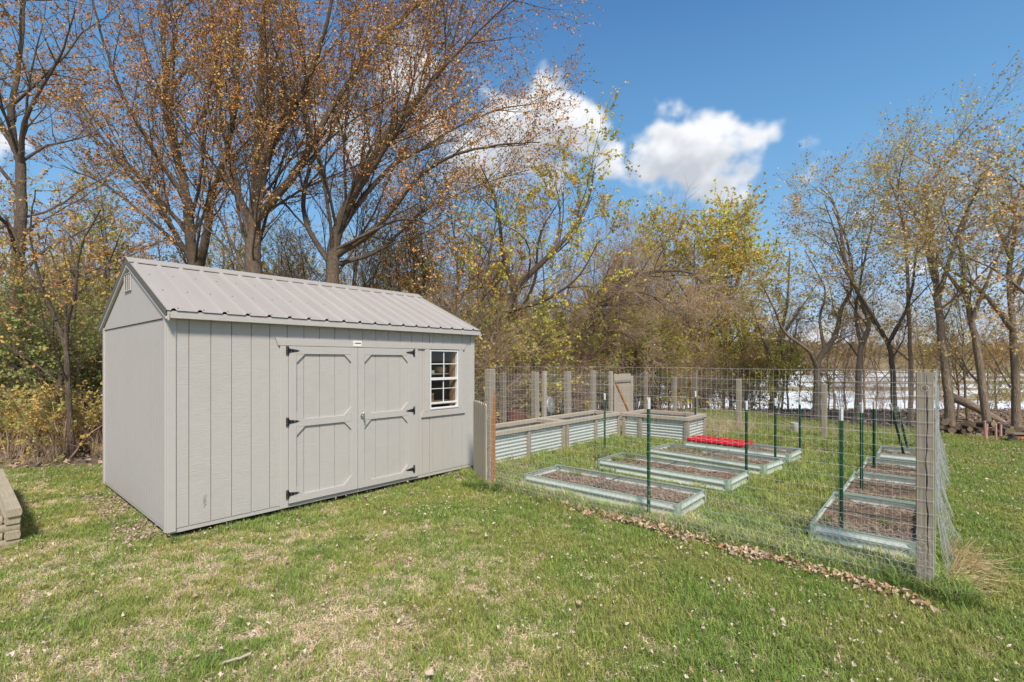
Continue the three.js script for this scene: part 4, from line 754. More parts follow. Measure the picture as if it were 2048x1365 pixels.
// T posts
{
  const tGeo = (y0, y1) => { const s = new THREE.Shape([[-0.019, 0.017], [0.019, 0.017], [0.019, 0.0125], [0.0025, 0.0125], [0.0025, -0.018], [-0.0025, -0.018], [-0.0025, 0.0125], [-0.019, 0.0125]].map(([x, y]) => new THREE.Vector2(x, y))), g = new THREE.ExtrudeGeometry(s, { depth: y1 - y0, bevelEnabled: false }); g.rotateX(-Math.PI / 2); g.translate(0, y0, 0); return flatUV(g); };
  const tp = (base, h, label, lean) => {
    const t = thing('steel_fence_post', label, 'fence post', base, axes - Math.PI / 2 + 0.25, label.startsWith('green steel post standing') ? 'green steel posts among the garden beds' : undefined);
    part(t, 'shaft', tGeo(-0.05, h - 0.13), M.tpost); part(t, 'white_tip', tGeo(h - 0.13, h), M.tposttip);
    const S = []; for (let y = 0.1; y < h - 0.16; y += 0.055) { const c = new THREE.BoxGeometry(0.013, 0.017, 0.007); c.translate(0, y, 0.0205); S.push(c); } stuffPart(t, 'studs', mergeGeometries(S), M.tpost);
    const H = []; for (let y = h - 0.11; y < h; y += 0.05) { const c = new THREE.CylinderGeometry(0.003, 0.003, 0.001, 6); c.rotateX(Math.PI / 2); c.translate(0.008, y, 0.0178); H.push(c); } stuffPart(t, 'punched_holes', mergeGeometries(H), M.black);
    if (lean) { t.rotation.set(lean[0], t.rotation.y, lean[1], 'XYZ'); }
    return t;
  };
  tp(G(1297, 1040), 1.38, 'green steel post with white tip standing at the leaf row before the nearest bed');
  tp(G(1683, 1090), 1.34, 'green steel post with white tip at the end board of the nearest narrow bed');
  for (const [px, py, top] of [[1493, 962, 803], [1551, 935, 797], [1600, 913, 796], [1209, 905, 787], [1391, 880, 783], [1724, 1000, 806], [1749, 950, 802]]) { const g = G(px, py); tp(g, (py - top) * -g.z / F, 'green steel post standing beside the garden beds'); }
  const l1 = tp(G(1812, 921), 1.12, 'leaning green steel post wrapped in netting, leaning toward the beds'), l2 = tp(G(1819, 908), 1.12, 'leaning green steel post on the far side of the bent netting');
  for (const [t, g, top] of [[l1, G(1812, 921), P(1783, 812, 8.7)], [l2, G(1819, 908), P(1794, 803, 9.1)]]) { const d = top.clone().sub(g).normalize(); t.quaternion.setFromUnitVectors(UPV, d).multiply(new THREE.Quaternion().setFromAxisAngle(UPV, 2)); }
  const B = new Build(), a = G(1814, 920), b = P(1785, 806, 8.7), c = P(1800, 803, 9.1), d = G(1838, 905);
  for (let k = 0; k <= 13; k++) { wire(B, a.clone().lerp(b, k / 13), d.clone().lerp(c, k / 13), 0.0013); }
  for (let k = 0; k <= 6; k++) { wire(B, a.clone().lerp(d, k / 6), b.clone().lerp(c, k / 6), 0.0013); }
  const net = thing('loose_netting', 'flap of wire netting hung on the two leaning posts', 'netting', V(0, 0, 0)); stuffPart(net, 'netting_wires', B.geo(), M.wire);
}

// ------------------------------------------------------------------ planters and beds
// corrugated sheet along +x from 0 to w, y from 0 to h, waves facing +z
function corrugated(w, h, pitch, amp) { const B = new Build(), n = Math.round(h / pitch * 8); let py, pz; for (let k = 0; k <= n; k++) { const y = h * k / n, z = amp * Math.sin(y / pitch * Math.PI * 2); if (k) B.quad(V(0, py, pz), V(w, py, pz), V(w, y, z), V(0, y, z)); py = y; pz = z; } return B.geo(); }
function soilGeo(w, d, seed, hump = 0.03) { const g = new THREE.PlaneGeometry(w, d, Math.ceil(w * 14), Math.ceil(d * 14)); g.rotateX(-Math.PI / 2); const p = g.attributes.position; for (let i = 0; i < p.count; i++) { const x = p.getX(i), z = p.getZ(i); p.setY(i, hump * (0.5 * N2(x * 2 + seed, z * 2) + 0.45 * N2(x * 7, z * 7 + seed) + 0.3 * N2(x * 19, z * 19))); p.setX(i, x); } const uv = g.attributes.uv; for (let i = 0; i < uv.count; i++) uv.setXY(i, p.getX(i) + seed, p.getZ(i)); g.computeVertexNormals(); return g; }
{
  const planter = (a0, a1, e0, e1, h, label, mids, faces) => {      // local x along a, z along e
    const t = thing('raised_planter', label, 'planter', Y(a0, e1), axes), A = a1 - a0, E = e1 - e0, ph = h - 0.075;
    for (const [x, z] of [[0, 0], [A, 0], [0, -E], [A, -E], ...mids.map((m) => [m - a0, 0])]) part(t, 'post', span(x - 0.045, x + 0.045, -0.04, ph, z - 0.045, z + 0.045, 0.004), M.wood);
    part(t, 'corrugated_panel', corrugated(A - 0.09, ph - 0.01, 0.064, 0.014), M.galv, V(0.045, 0.01, 0.0));
    part(t, 'corrugated_panel', corrugated(E - 0.09, ph - 0.01, 0.064, 0.014), M.galv, V(A, 0.01, -0.045), [0, Math.PI / 2, 0]);
    part(t, 'corrugated_panel', corrugated(A - 0.09, ph - 0.01, 0.064, 0.014), M.galv, V(A - 0.045, 0.01, -E), [0, Math.PI, 0]);
    part(t, 'corrugated_panel', corrugated(E - 0.09, ph - 0.01, 0.064, 0.014), M.galv, V(0, 0.01, -E + 0.045), [0, -Math.PI / 2, 0]);
    part(t, 'top_rail', span(-0.06, A + 0.06, ph, h, -0.05, 0.062, 0.004), M.woodPale); part(t, 'top_rail', span(-0.06, A + 0.06, ph, h, -E - 0.062, -E + 0.05, 0.004), M.woodPale);
    part(t, 'top_rail', span(-0.06, 0.05, ph + 0.002, h + 0.002, -E + 0.051, -0.051, 0.004), M.woodPale); part(t, 'top_rail', span(A - 0.05, A + 0.06, ph + 0.002, h + 0.002, -E + 0.051, -0.051, 0.004), M.woodPale);
    part(t, 'bottom_board', span(0.046, A - 0.046, -0.01, 0.035, 0.012, 0.032), M.wood);
    part(t, 'soil', soilGeo(A - 0.1, E - 0.1, a0, 0.05), M.soil, V(A / 2, h - 0.17, -E / 2));
    return t;
  };
  planter(5.88, 8.15, -6.42, -5.75, 0.58, 'long corrugated metal planter in a timber frame next to the shed end', [7.04]);
  planter(8.28, 10.42, -6.42, -5.75, 0.58, 'second corrugated timber planter reaching the corner of the garden', [9.39]);
  // the cross planter: its long face looks back along a
  { const t = planter(0, 1.5, -1.0, 0, 0.57, 'corrugated timber planter standing crosswise with an orange tag', [0.42]); t.position.copy(Y(10.5, -5.62)); t.rotation.y = axes - Math.PI / 2;
    part(t, 'orange_tag', prism([[0, 0], [0.06, 0], [0.03, 0.07]], 0.004, 0), std({ color: lin(0.75, 0.1, 0.03), roughness: 0.6 }), V(1.52, 0.36, -0.55), [0, Math.PI / 2, 0]); }
  // low galvanised beds; corners of the rim from the photograph
  const bed = (o, ux, len, uz, wid, label, rods, h = 0.2, group) => {
    // o: front-left rim corner on the ground; ux along the front, uz away
    const t = thing('metal_garden_bed', label, 'garden bed', V(o.x, 0, o.z), Math.atan2(-ux.z, ux.x), group);
    const prof = [[0, 0.002], [0.012, 0.004], [0.03, 0.004], [0.036, 0.02], [0.052, 0.024], [0.078, 0.006], [0.1, 0.004], [0.118, 0.004], [0.124, 0.02], [0.14, 0.024], [0.166, 0.006], [0.19, 0.004], [0.2, 0.0]];
    const panel = (w) => { const B = new Build(); for (let k = 0; k < prof.length - 1; k++) B.quad(V(0, prof[k][0] * h / 0.2, prof[k][1]), V(w, prof[k][0] * h / 0.2, prof[k][1]), V(w, prof[k + 1][0] * h / 0.2, prof[k + 1][1]), V(0, prof[k + 1][0] * h / 0.2, prof[k + 1][1])); return flatUV(B.geo()); };
    part(t, 'side_panel', panel(len - 0.06), M.bedMetal, V(0.03, 0, 0)); part(t, 'side_panel', panel(len - 0.06), M.bedMetal, V(len - 0.03, 0, -wid), [0, Math.PI, 0]);
    part(t, 'end_panel', panel(wid - 0.06), M.bedMetal, V(len, 0, -0.03), [0, Math.PI / 2, 0]); part(t, 'end_panel', panel(wid - 0.06), M.bedMetal, V(0, 0, -wid + 0.03), [0, -Math.PI / 2, 0]);
    for (const [x, z, r] of [[0, 0, 0], [len, 0, Math.PI / 2], [len, -wid, Math.PI], [0, -wid, -Math.PI / 2]]) { const q = new Build(), s = 0.045; q.quad(V(0, -0.01, 0.022), V(s, -0.01, 0.022), V(s, h + 0.002, 0.022), V(0, h + 0.002, 0.022)); q.quad(V(-0.022, -0.01, -s), V(-0.022, -0.01, 0), V(-0.022, h + 0.002, 0), V(-0.022, h + 0.002, -s)); q.quad(V(-0.022, -0.01, 0), V(0, -0.01, 0.022), V(0, h + 0.002, 0.022), V(-0.022, h + 0.002, 0)); part(t, 'corner_bracket', q.geo(), M.galvGreen, V(x, 0, z), [0, r, 0]); }
    const rim = (w) => span(0, w, h - 0.012, h + 0.002, -0.004, 0.007, 0.002);
    part(t, 'rim', rim(len), M.galvGreen, V(0, 0, 0)); part(t, 'rim', rim(len), M.galvGreen, V(len, 0, -wid), [0, Math.PI, 0]); part(t, 'rim', rim(wid), M.galvGreen, V(len, 0, 0), [0, Math.PI / 2, 0]); part(t, 'rim', rim(wid), M.galvGreen, V(0, 0, -wid), [0, -Math.PI / 2, 0]);
    for (const x of rods) { const c = new THREE.CylinderGeometry(0.007, 0.007, wid, 8); c.rotateX(Math.PI / 2); part(t, 'cross_rod', c, M.rod, V(x, h - 0.02, -wid / 2)); }
    part(t, 'soil', soilGeo(len - 0.01, wid - 0.01, o.x * 3, 0.05), M.soil, V(len / 2, h - 0.085, -wid / 2));
    return t;
  };
  const eDir = Y(0, 1), aDir = Y(1, 0);
  const rim4 = [[1049.8, 948.3, 1356.6, 1008.5, 'nearest long galvanised bed, bare soil with one cross rod', 0.80], [1197, 918.5, 1457.5, 960.5, 'long galvanised bed with grass tufts at its left end, second from the front fence', 0.76], [1297.6, 896, 1529, 931, 'long galvanised bed with weeds, between the second bed and the red lattice', 0.75], [1368, 884, 1579, 909, 'long galvanised bed beneath the red plastic lattice', 0.74]];
  const beds = [];
  for (const [x0, y0, x1, y1, label, wid] of rim4) { const o = G(x0, y0, 0.2), q = G(x1, y1, 0.2), u = q.clone().sub(o); const len = u.length(); u.normalize(); beds.push([bed(o, u, len, aDir, wid, label, [len * 0.48]), o, u, len, wid]); }
  const col = [[1622, 1046, 1679, 986, 'nearest narrow bed beside the corner post with two bright stripes'], [1681, 983.5, 1714, 944.5, 'middle narrow bed in the row beside the right hand fence'], [1716, 942.5, 1741, 916, 'far narrow bed in the row beside the right hand fence']];
  for (const [x0, y0, x1, y1, label] of col) { const o = G(x0, y0, 0.2), q = G(x1, y1, 0.2), d = q.clone().sub(o).length(); beds.push([bed(o, eDir, 0.8, aDir, d, label, []), o, eDir, 0.8, d]); const t = beds[beds.length - 1][0]; const c = new THREE.CylinderGeometry(0.007, 0.007, 0.8, 8); c.rotateZ(Math.PI / 2); part(t, 'cross_rod', c, M.rod, V(0.4, 0.185, -d / 2)); }
  { const o = G(1755, 906, 0.2); beds.push([bed(o, eDir, 0.66, aDir, 0.9, 'farthest short galvanised bed beneath the leaning posts', []), o, eDir, 0.66, 0.9]); }
  // mulch and weeds on the soil
  const chip = mergeGeometries([0, 1, 2, 3, 4].map((k) => { const g = new THREE.BoxGeometry(0.004, 0.0025, 0.03); g.rotateY(k * 1.7); g.rotateX((k % 3 - 1) * 0.4); g.translate((k * 7 % 5 - 2) * 0.012, k * 0.002, (k * 3 % 5 - 2) * 0.012); return g; }));
  const rnd = rngOf(700), ms = [], cs = [], wm = [];
  for (const [t, o, u, len, wid] of beds) { const z = V(u.z, 0, -u.x).normalize(); if (z.z > 0) z.negate(); for (let k = 0; k < 210 * len * wid; k++) { const p = o.clone().setY(0.135).addScaledVector(u, 0.04 + rnd() * (len - 0.08)).addScaledVector(z, 0.04 + rnd() * (wid - 0.08)); ms.push(new THREE.Matrix4().compose(p, new THREE.Quaternion().setFromEuler(new THREE.Euler((rnd() - 0.5) * 0.8, rnd() * 6.28, (rnd() - 0.5) * 0.8)), V(1, 1, 1).multiplyScalar(0.6 + 0.9 * rnd()))); const v = 0.5 + rnd(); cs.push(lin(0.36 * v, 0.26 * v, 0.18 * v)); } }
  tag(instanced(scene, 'mulch', chip, std({ color: lin(1, 1, 1), roughness: 1 }), ms, cs), 'straw coloured mulch chips strewn over the soil of the low metal beds', 'mulch', null, 'stuff');
  // red lattice of rings lying on the fourth bed
  { const [, o, u, len, wid] = beds[3], z = aDir, t = thing('plastic_lattice', 'bright red plastic ring lattice lying across the far galvanised bed', 'lattice', o.clone().setY(0.2).addScaledVector(z, 0.12), Math.atan2(-u.z, u.x));
    for (let j = 0; j < 3; j++) for (let i = 0; i < 6; i++) { const g = new THREE.TorusGeometry(0.082, 0.013, 7, 20); g.rotateX(Math.PI / 2); part(t, 'ring', g, M.red, V(0.1 + i * 0.18, 0.05 + (j % 2) * 0.008, -0.05 - j * 0.2)); const s = new THREE.TorusGeometry(0.082, 0.011, 6, 18); s.rotateX(Math.PI / 2); part(t, 'ring', s, M.red, V(0.1 + i * 0.18, 0.022, -0.05 - j * 0.2)); }
    for (let j = 0; j < 4; j++) part(t, 'bar', span(0, 1.1, 0.026, 0.046, 0.04 - j * 0.2 - 0.009, 0.04 - j * 0.2 + 0.009), M.red);
    for (let i = 0; i < 7; i++) part(t, 'bar', span(0.01 + i * 0.18 - 0.008, 0.01 + i * 0.18 + 0.008, 0.027, 0.047, -0.55, 0.03), M.red); }
}

// ------------------------------------------------------------------ small things round the yard
{ // timber sandbox at the left
  const t = thing('timber_sandbox', 'weathered round edged timbers stacked as a sandbox corner at the lawn edge', 'sandbox', G(42, 1091), axes);
  const log = (l) => { const s = new THREE.Shape(); s.moveTo(-0.045, -0.036); s.lineTo(0.045, -0.036); s.quadraticCurveTo(0.062, 0, 0.045, 0.036); s.lineTo(-0.045, 0.036); s.quadraticCurveTo(-0.062, 0, -0.045, -0.036); const g = new THREE.ExtrudeGeometry(s, { depth: l, bevelEnabled: true, bevelSize: 0.004, bevelThickness: 0.004, bevelSegments: 1 }); return flatUV(g); };
  for (let k = 0; k < 4; k++) {   // alternate layers run back along -z and leftward along -x
    part(t, 'timber', log(k % 2 ? 2.55 : 2.42), M.timber, V(-0.06, 0.036 + k * 0.074, k % 2 ? -2.55 : -2.55), [0, 0, 0]);
    part(t, 'timber', log(k % 2 ? 2.3 : 2.42), M.timber, V(k % 2 ? -2.43 : -2.43, 0.036 + k * 0.074, -0.065), [0, Math.PI / 2, 0]);
  }
  part(t, 'timber', log(2.62), M.timber, V(-0.05, 0.036 + 4 * 0.074, -2.6), [0, 0, 0.03]);
  part(t, 'sand', soilGeo(2.2, 2.3, 3, 0.03), std({ color: lin(0.55, 0.42, 0.27), map: soilMap, roughness: 1 }), V(-1.25, 0.27, -1.35));
}
{ const st = thing('fallen_stick', 'short pale stick lying on the dry foreground grass', 'stick', G(470, 1335)), B = new Build(); B.tube(smoothPath([V(-0.07, 0.035, 0.03), V(-0.02, 0.045, 0.005), V(0.03, 0.05, -0.01), V(0.075, 0.06, -0.035)], 0.007, 0.009, 8, rngOf(5), 0.1), 7, 1, true); part(st, 'stick', B.geo(), M.woodPale); }
{ // log pile, fallen trunk and stakes beyond the lawn
  const rnd = rngOf(720), ends = [[0.24, 0.17, 0.11], [0.16, 0.11, 0.075], [0.34, 0.26, 0.17]].map((c) => std({ color: lin(...c), map: soilMap, roughness: 0.95 }));
  const A = foot(1872, 12.4), Bq = foot(2120, 11.2), dir = Bq.clone().sub(A), L = dir.length(); dir.normalize(); const out = V(-dir.z, 0, dir.x); if (out.z < 0) out.negate();
  let n = 0;
  for (let row = 0; row < 3; row++) for (let s = 0.05 + row * 0.07; s < L - row * 0.1; s += 0.13 + rnd() * 0.06 + (row === 2 ? rnd() * 0.5 : 0)) {
    const r = 0.045 + 0.035 * rnd(), g = thing('firewood_log', 'short dark barked log in the low woodpile past the lawn', 'log', A.clone().addScaledVector(dir, s + (rnd() - 0.5) * 0.05).addScaledVector(out, (rnd() - 0.5) * 0.12).setY(r + row * 0.1 - 0.01), 0, 'logs in the low woodpile');
    g.lookAt(g.position.clone().add(out).add(V((rnd() - 0.5) * 1.1, (rnd() - 0.5) * 0.25, (rnd() - 0.5) * 1.1)));
    const c = new THREE.CylinderGeometry(r, r * 0.95, 0.42, 9, 1, true); c.rotateX(Math.PI / 2); part(g, 'bark', c, M.barkDark); const end = ends[Math.floor(rnd() * 3)], f = new THREE.CircleGeometry(r, 9); part(g, 'cut_end', f, end, V(0, 0, 0.21)); const f2 = new THREE.CircleGeometry(r, 9); f2.rotateY(Math.PI); part(g, 'cut_end', f2, end, V(0, 0, -0.21)); n++;
  }
  const fall = thing('fallen_log', 'fallen bare trunk lying aslant behind the log pile', 'log', foot(1950, 14)); const B = new Build(), w = [[1895, 790, 14], [1950, 815, 14], [2015, 852, 14.1]].map((q) => P(...q).sub(fall.position)); B.tube(smoothPath(w, 0.13, 0.1, 12, rnd, 0.05), 10, 1, true); part(fall, 'trunk', B.geo(), M.barkTan);
  const fall2 = thing('fallen_log', 'low fallen trunk on the woodland floor behind the back fence', 'log', foot(1660, 15.5)); const C = new Build(), w2 = [[1590, 838, 16], [1660, 828, 15.6], [1720, 838, 15.3], [1790, 842, 15]].map((q) => P(...q).sub(fall2.position)); C.tube(smoothPath(w2, 0.16, 0.1, 12, rnd, 0.06), 10, 1, true); part(fall2, 'trunk', C.geo(), M.barkDark);
  for (const [px, py, top, tilt] of [[1972, 882, 842, 0.08], [1974, 882, 848, -0.05], [1993, 884, 849, 0.05], [2002, 883, 850, -0.04]]) { const g = G(px, py), t = thing('wooden_stake', 'slim pinkish wooden stake by the log pile', 'stake', g, 0.4, 'pinkish stakes by the log pile'); part(t, 'stake', span(-0.016, 0.016, -0.05, (py - top) * -g.z / F, -0.016, 0.016), M.pink, null, [0, 0, tilt]); }
  const sc = thing('scrap_boards', 'dark and rusty boards lying against the end of the woodpile', 'boards', G(2040, 882), 0.5); part(sc, 'board', span(-0.6, 0.8, 0.14, 0.18, -0.08, 0.08), M.woodDark, null, [0, 0, -0.08]); part(sc, 'board', span(-0.4, 0.9, 0.06, 0.1, -0.02, 0.14), M.woodOrange, null, [0, 0, -0.04]);
  for (const x of [-0.4, 0.7]) part(sc, 'support', span(x - 0.05, x + 0.05, -0.02, 0.13, -0.07, 0.1), M.woodDark);
}
{ // tub lid, rusty drum, pail and sign behind the planters
  const disc = thing('galvanised_lid', 'round ribbed galvanised lid leaning on the fence behind the planters', 'lid', Y(8.95, LB - 0.08), axes + 0.25); const lg = new THREE.LatheGeometry([[0, 0.03], [0.06, 0.03], [0.07, 0.02], [0.11, 0.022], [0.12, 0.012], [0.17, 0.014], [0.2, 0.0], [0.21, -0.02], [0.2, -0.02], [0.17, 0.004], [0, 0.02]].map(([x, y]) => new THREE.Vector2(x, y)), 32); lg.rotateX(Math.PI / 2 - 0.12); part(disc, 'lid', lg, std({ color: lin(0.36, 0.38, 0.37), roughness: 0.5, metalness: 0.5 }), V(0, 0.79, 0)); part(disc, 'handle', flatUV(new THREE.TorusGeometry(0.035, 0.006, 6, 14, Math.PI)), M.galv, V(0, 0.8, 0.03));
  part(disc, 'stand', span(-0.03, 0.03, -0.02, 0.62, -0.05, -0.02), M.woodDark);
  const drum = thing('rusty_drum', 'rusty brown drum behind the first planter', 'drum', Y(8.05, LB - 0.35)); const dg = new THREE.LatheGeometry([[0, 0], [0.2, 0], [0.2, 0.24], [0.212, 0.25], [0.2, 0.26], [0.2, 0.5], [0.212, 0.51], [0.2, 0.52], [0.2, 0.72], [0.208, 0.73], [0.19, 0.73], [0.19, 0.05], [0, 0.05]].map(([x, y]) => new THREE.Vector2(x, y)), 28); part(drum, 'drum_wall', dg, std({ color: lin(0.16, 0.06, 0.035), roughness: 0.9 }));
  const pail = thing('white_pail', 'small white pail on the grass outside the back fence', 'pail', G(1592, 868)); const pg = new THREE.LatheGeometry([[0, 0], [0.09, 0], [0.115, 0.26], [0.12, 0.27], [0.108, 0.26], [0.085, 0.01], [0, 0.01]].map(([x, y]) => new THREE.Vector2(x, y)), 24); part(pail, 'pail_wall', pg, std({ color: lin(0.62, 0.6, 0.55), roughness: 0.6 }));
}

// ------------------------------------------------------------------ grass, leaves, straw
{
  const tuft = (seed, n, rad, h, lay, w) => {
    const rnd = rngOf(seed), B = new Build(), col = [];
    for (let k = 0; k < n; k++) {
      const tn = 0.6 + 0.75 * rnd() * (rnd() < 0.12 ? 1.5 : 1), yw = rnd(); for (let q = 0; q < 9; q++) col.push(tn * lerp(0.9, 1.25, yw), tn, tn * lerp(0.85, 1.2, yw * yw));
      const a = rnd() * 6.28, s = rad * Math.sqrt(rnd()), b = V(Math.cos(a) * s, -0.006, Math.sin(a) * s), d = V(rnd() - 0.5, 0, rnd() - 0.5).normalize(), hh = h * (0.5 + 0.7 * rnd()), l = lay * (0.4 + 0.8 * rnd()), ww = w * (0.7 + 0.6 * rnd()), sd = V(-d.z, 0, d.x).multiplyScalar(ww / 2);
      const m = b.clone().addScaledVector(d, l * hh * 0.35).add(V(0, hh * 0.6 * (1 - lay * 0.25), 0)), e = b.clone().addScaledVector(d, l * hh).add(V(0, hh * (1 - lay * 0.45), 0));
      B.quad(b.clone().sub(sd), b.clone().add(sd), m.clone().addScaledVector(sd, 0.8), m.clone().addScaledVector(sd, -0.8)); B.tri(m.clone().addScaledVector(sd, -0.8), m.clone().addScaledVector(sd, 0.8), e);
    }
    const g = B.geo(); g.setAttribute('color', new THREE.Float32BufferAttribute(col, 3)); return g;
  };
  const greenG = [tuft(801, 30, 0.055, 0.062, 0.55, 0.0036), tuft(802, 30, 0.055, 0.075, 0.7, 0.0036)], strawG = [tuft(803, 26, 0.06, 0.045, 1.5, 0.0034), tuft(804, 26, 0.06, 0.05, 1.7, 0.003)], tallG = [tuft(805, 34, 0.06, 0.15, 0.7, 0.0042)];
  const gm = phy({ color: lin(1, 1, 1), vertexColors: true, roughness: 0.7, transmission: 0.35, thickness: 0, side: THREE.DoubleSide }), sm = std({ color: lin(1, 1, 1), vertexColors: true, roughness: 0.85, side: THREE.DoubleSide });
  const sets = [[], [], [], [], []], cols = [[], [], [], [], []], rnd = rngOf(810);
  const blocked = (x, D) => { const a = aOf(x, D), e = eOf(x, D); return (a > 1.45 && a < 5.62 && e < -5.73 && e > -8.8) || (a > 5.85 && a < 10.6 && e < -5.72 && e > -6.9) || (a > 10.45 && a < 11.55 && e < -4.0 && e > -6); };
  const bedRects = []; scene.traverse((o) => { if (o.name.startsWith('metal_garden_bed')) { const b = o.children.find((c) => c.name === 'soil').geometry; b.computeBoundingBox(); bedRects.push([o, b.boundingBox]); } });
  const inBed = (x, D) => bedRects.some(([o, b]) => { const p = V(x, 0, -D).sub(o.position).applyAxisAngle(UPV, -o.rotation.y), w = b.max.x - b.min.x, d = b.max.z - b.min.z; return p.x > -0.03 && p.x < w + 0.03 && p.z < 0.03 && p.z > -d - 0.03; });
  const q = new THREE.Quaternion(), put = (k, x, D, s, c) => { q.setFromEuler(new THREE.Euler((rnd() - 0.5) * 0.25, rnd() * 6.28, (rnd() - 0.5) * 0.25)); sets[k].push(new THREE.Matrix4().compose(V(x, ground(x, D), -D), q, V(s, s * (0.8 + 0.45 * rnd()), s))); cols[k].push(c); };
  const sow = (D0, D1, n, s) => {
    for (let i = 0; i < n; i++) {
      const D = Math.sqrt(lerp(D0 * D0, D1 * D1, rnd())), x = (rnd() * 2 - 1) * 1.13 * D; if (rnd() > lawn(x, D) || blocked(x, D) || inBed(x, D)) continue;
      const a = aOf(x, D), e = eOf(x, D), k = dry(x, D), v = 0.8 + 0.4 * rnd(), garden = gardenIn(a, e), hue = clamp(0.5 + 0.5 * N2(x * 0.9 + 40, D * 0.9) + 0.4 * (rnd() - 0.5));
      if (rnd() < 0.1 + k * 0.62) put(rnd() < 0.5 ? 2 : 3, x, D, s * (0.8 + 0.5 * rnd()), lin(0.66 * v, 0.55 * v, 0.38 * v));
      else { const lush = clamp(0.55 + 0.6 * N2(x * 1.6 + 9, D * 1.6) - k), c = lin(lerp(0.23, 0.38, hue) * v, lerp(0.37, 0.42, hue) * v, lerp(0.055, 0.10, hue) * v); put(garden && rnd() < 0.14 ? 4 : rnd() < lush ? 1 : 0, x, D, s * (0.75 + 0.5 * rnd()) * (garden ? 1.1 : 1), c); }
    }
  };
  sow(2.4, 5, 17000, 1); sow(5, 8, 26000, 1.05); sow(8, 12, 26000, 1.15); sow(12, 18.5, 16000, 1.4);
  // tall tufts left by the mower: fence foot, posts and bed edges
  for (let i = 0; i < 650; i++) { const e = lerp(LE - 0.1, RE + 0.25, rnd()), p = Y(FA + 0.02 + 0.5 * Math.pow(rnd(), 2) * (rnd() < 0.3 ? -0.4 : 1), e), D = -p.z; if (inBed(p.x, D)) continue; const v = 0.8 + 0.4 * rnd(); put(4, p.x, D, 0.8 + 0.6 * rnd(), rnd() < 0.18 ? lin(0.72 * v, 0.6 * v, 0.38 * v) : lin(0.33 * v, 0.44 * v, 0.12 * v)); }
  for (const [a, e] of [[FA, RE], [FA, LE]]) for (let i = 0; i < 70; i++) { const p = Y(a + (rnd() - 0.5) * 0.5, e + (rnd() - 0.5) * 0.5); const v = 0.7 + 0.3 * rnd(); put(4, p.x, -p.z, 1 + 0.5 * rnd(), lin(0.22 * v, 0.35 * v, 0.06 * v)); }
  for (let i = 0; i < 140; i++) { const a = 1.4 + 4.3 * rnd(), p = Y(a, -5.72 + 0.14 * rnd()); const v = 0.8 + 0.4 * rnd(); put(1, p.x, -p.z, 1 + 0.4 * rnd(), lin(0.25 * v, 0.36 * v, 0.07 * v)); }
  tag(instanced(scene, 'grass', greenG[0], gm, sets[0], cols[0]), 'short green lawn grass around the shed', 'grass', 'lawn grass', 'stuff');
  tag(instanced(scene, numbered('grass_blades'), greenG[1], gm, sets[1], cols[1]), 'lusher green grass blades in the lawn', 'grass', 'lawn grass', 'stuff');
  tag(instanced(scene, 'dry_grass', strawG[0], sm, sets[2], cols[2]), 'straw coloured dead grass matted in the lawn', 'dry grass', 'dead lawn grass', 'stuff');
  tag(instanced(scene, 'dry_thatch', strawG[1], sm, sets[3], cols[3]), 'pale flattened dead grass patches in the lawn', 'dry grass', 'dead lawn grass', 'stuff');
  tag(instanced(scene, 'tall_grass', tallG[0], gm, sets[4], cols[4]), 'taller unmown grass along the fence and among the beds', 'grass', null, 'stuff');

  // fallen leaves: curled and crumpled
  const leaf = (seed) => { const r = rngOf(seed), B = new Build(), n = 7, c = V(0, 0.004, 0), ring = []; for (let k = 0; k < n; k++) { const a = k / n * 6.28, s = (k % 2 ? 0.62 : 1) * (0.8 + 0.4 * r()); ring.push(V(Math.cos(a) * s, 0.1 + 0.55 * r(), Math.sin(a) * s * 0.75)); } for (let k = 0; k < n; k++) B.tri(c, ring[(k + 1) % n], ring[k]); return B.geo(); };
  const lg = [leaf(1), leaf(2), leaf(3)], lm = std({ color: lin(1, 1, 1), roughness: 0.9, side: THREE.DoubleSide }), scatter = (list, cols, x, D, s, c, y = 0.02) => { q.setFromEuler(new THREE.Euler((rnd() - 0.5) * 1.6, rnd() * 6.28, (rnd() - 0.5) * 1.6)); list.push(new THREE.Matrix4().compose(V(x, ground(x, D) + y, -D), q, V(s, s, s))); cols.push(c); };
  const tone = () => { const v = 0.65 + 0.6 * rnd(), t = rnd(); return t < 0.68 ? lin(0.56 * v, 0.46 * v, 0.37 * v) : t < 0.96 ? lin(0.42 * v, 0.31 * v, 0.21 * v) : lin(0.42 * v, 0.2 * v, 0.09 * v); };
  const A = [[], []], B2 = [[], []], C2 = [[], []];
  for (let i = 0; i < 30000; i++) { const D = Math.sqrt(lerp(5.8, 130, rnd())), x = (rnd() * 2 - 1) * 1.12 * D; if (lawn(x, D) < 0.5 || blocked(x, D)) continue; if (N2(x * 1.4 + 3, D * 1.4) + 0.5 * N2(x * 6, D * 6) + (rnd() - 0.5) * 1.3 < 0.1) continue; scatter(A[0], A[1], x, D, 0.008 + 0.014 * rnd() * rnd() + (rnd() < 0.03 ? 0.012 : 0), tone(), 0.035 + 0.04 * rnd()); }
  tag(instanced(scene, 'fallen_leaves', lg[0], lm, A[0], A[1]), 'small dry fallen leaves scattered over the lawn', 'fallen leaves', null, 'stuff');
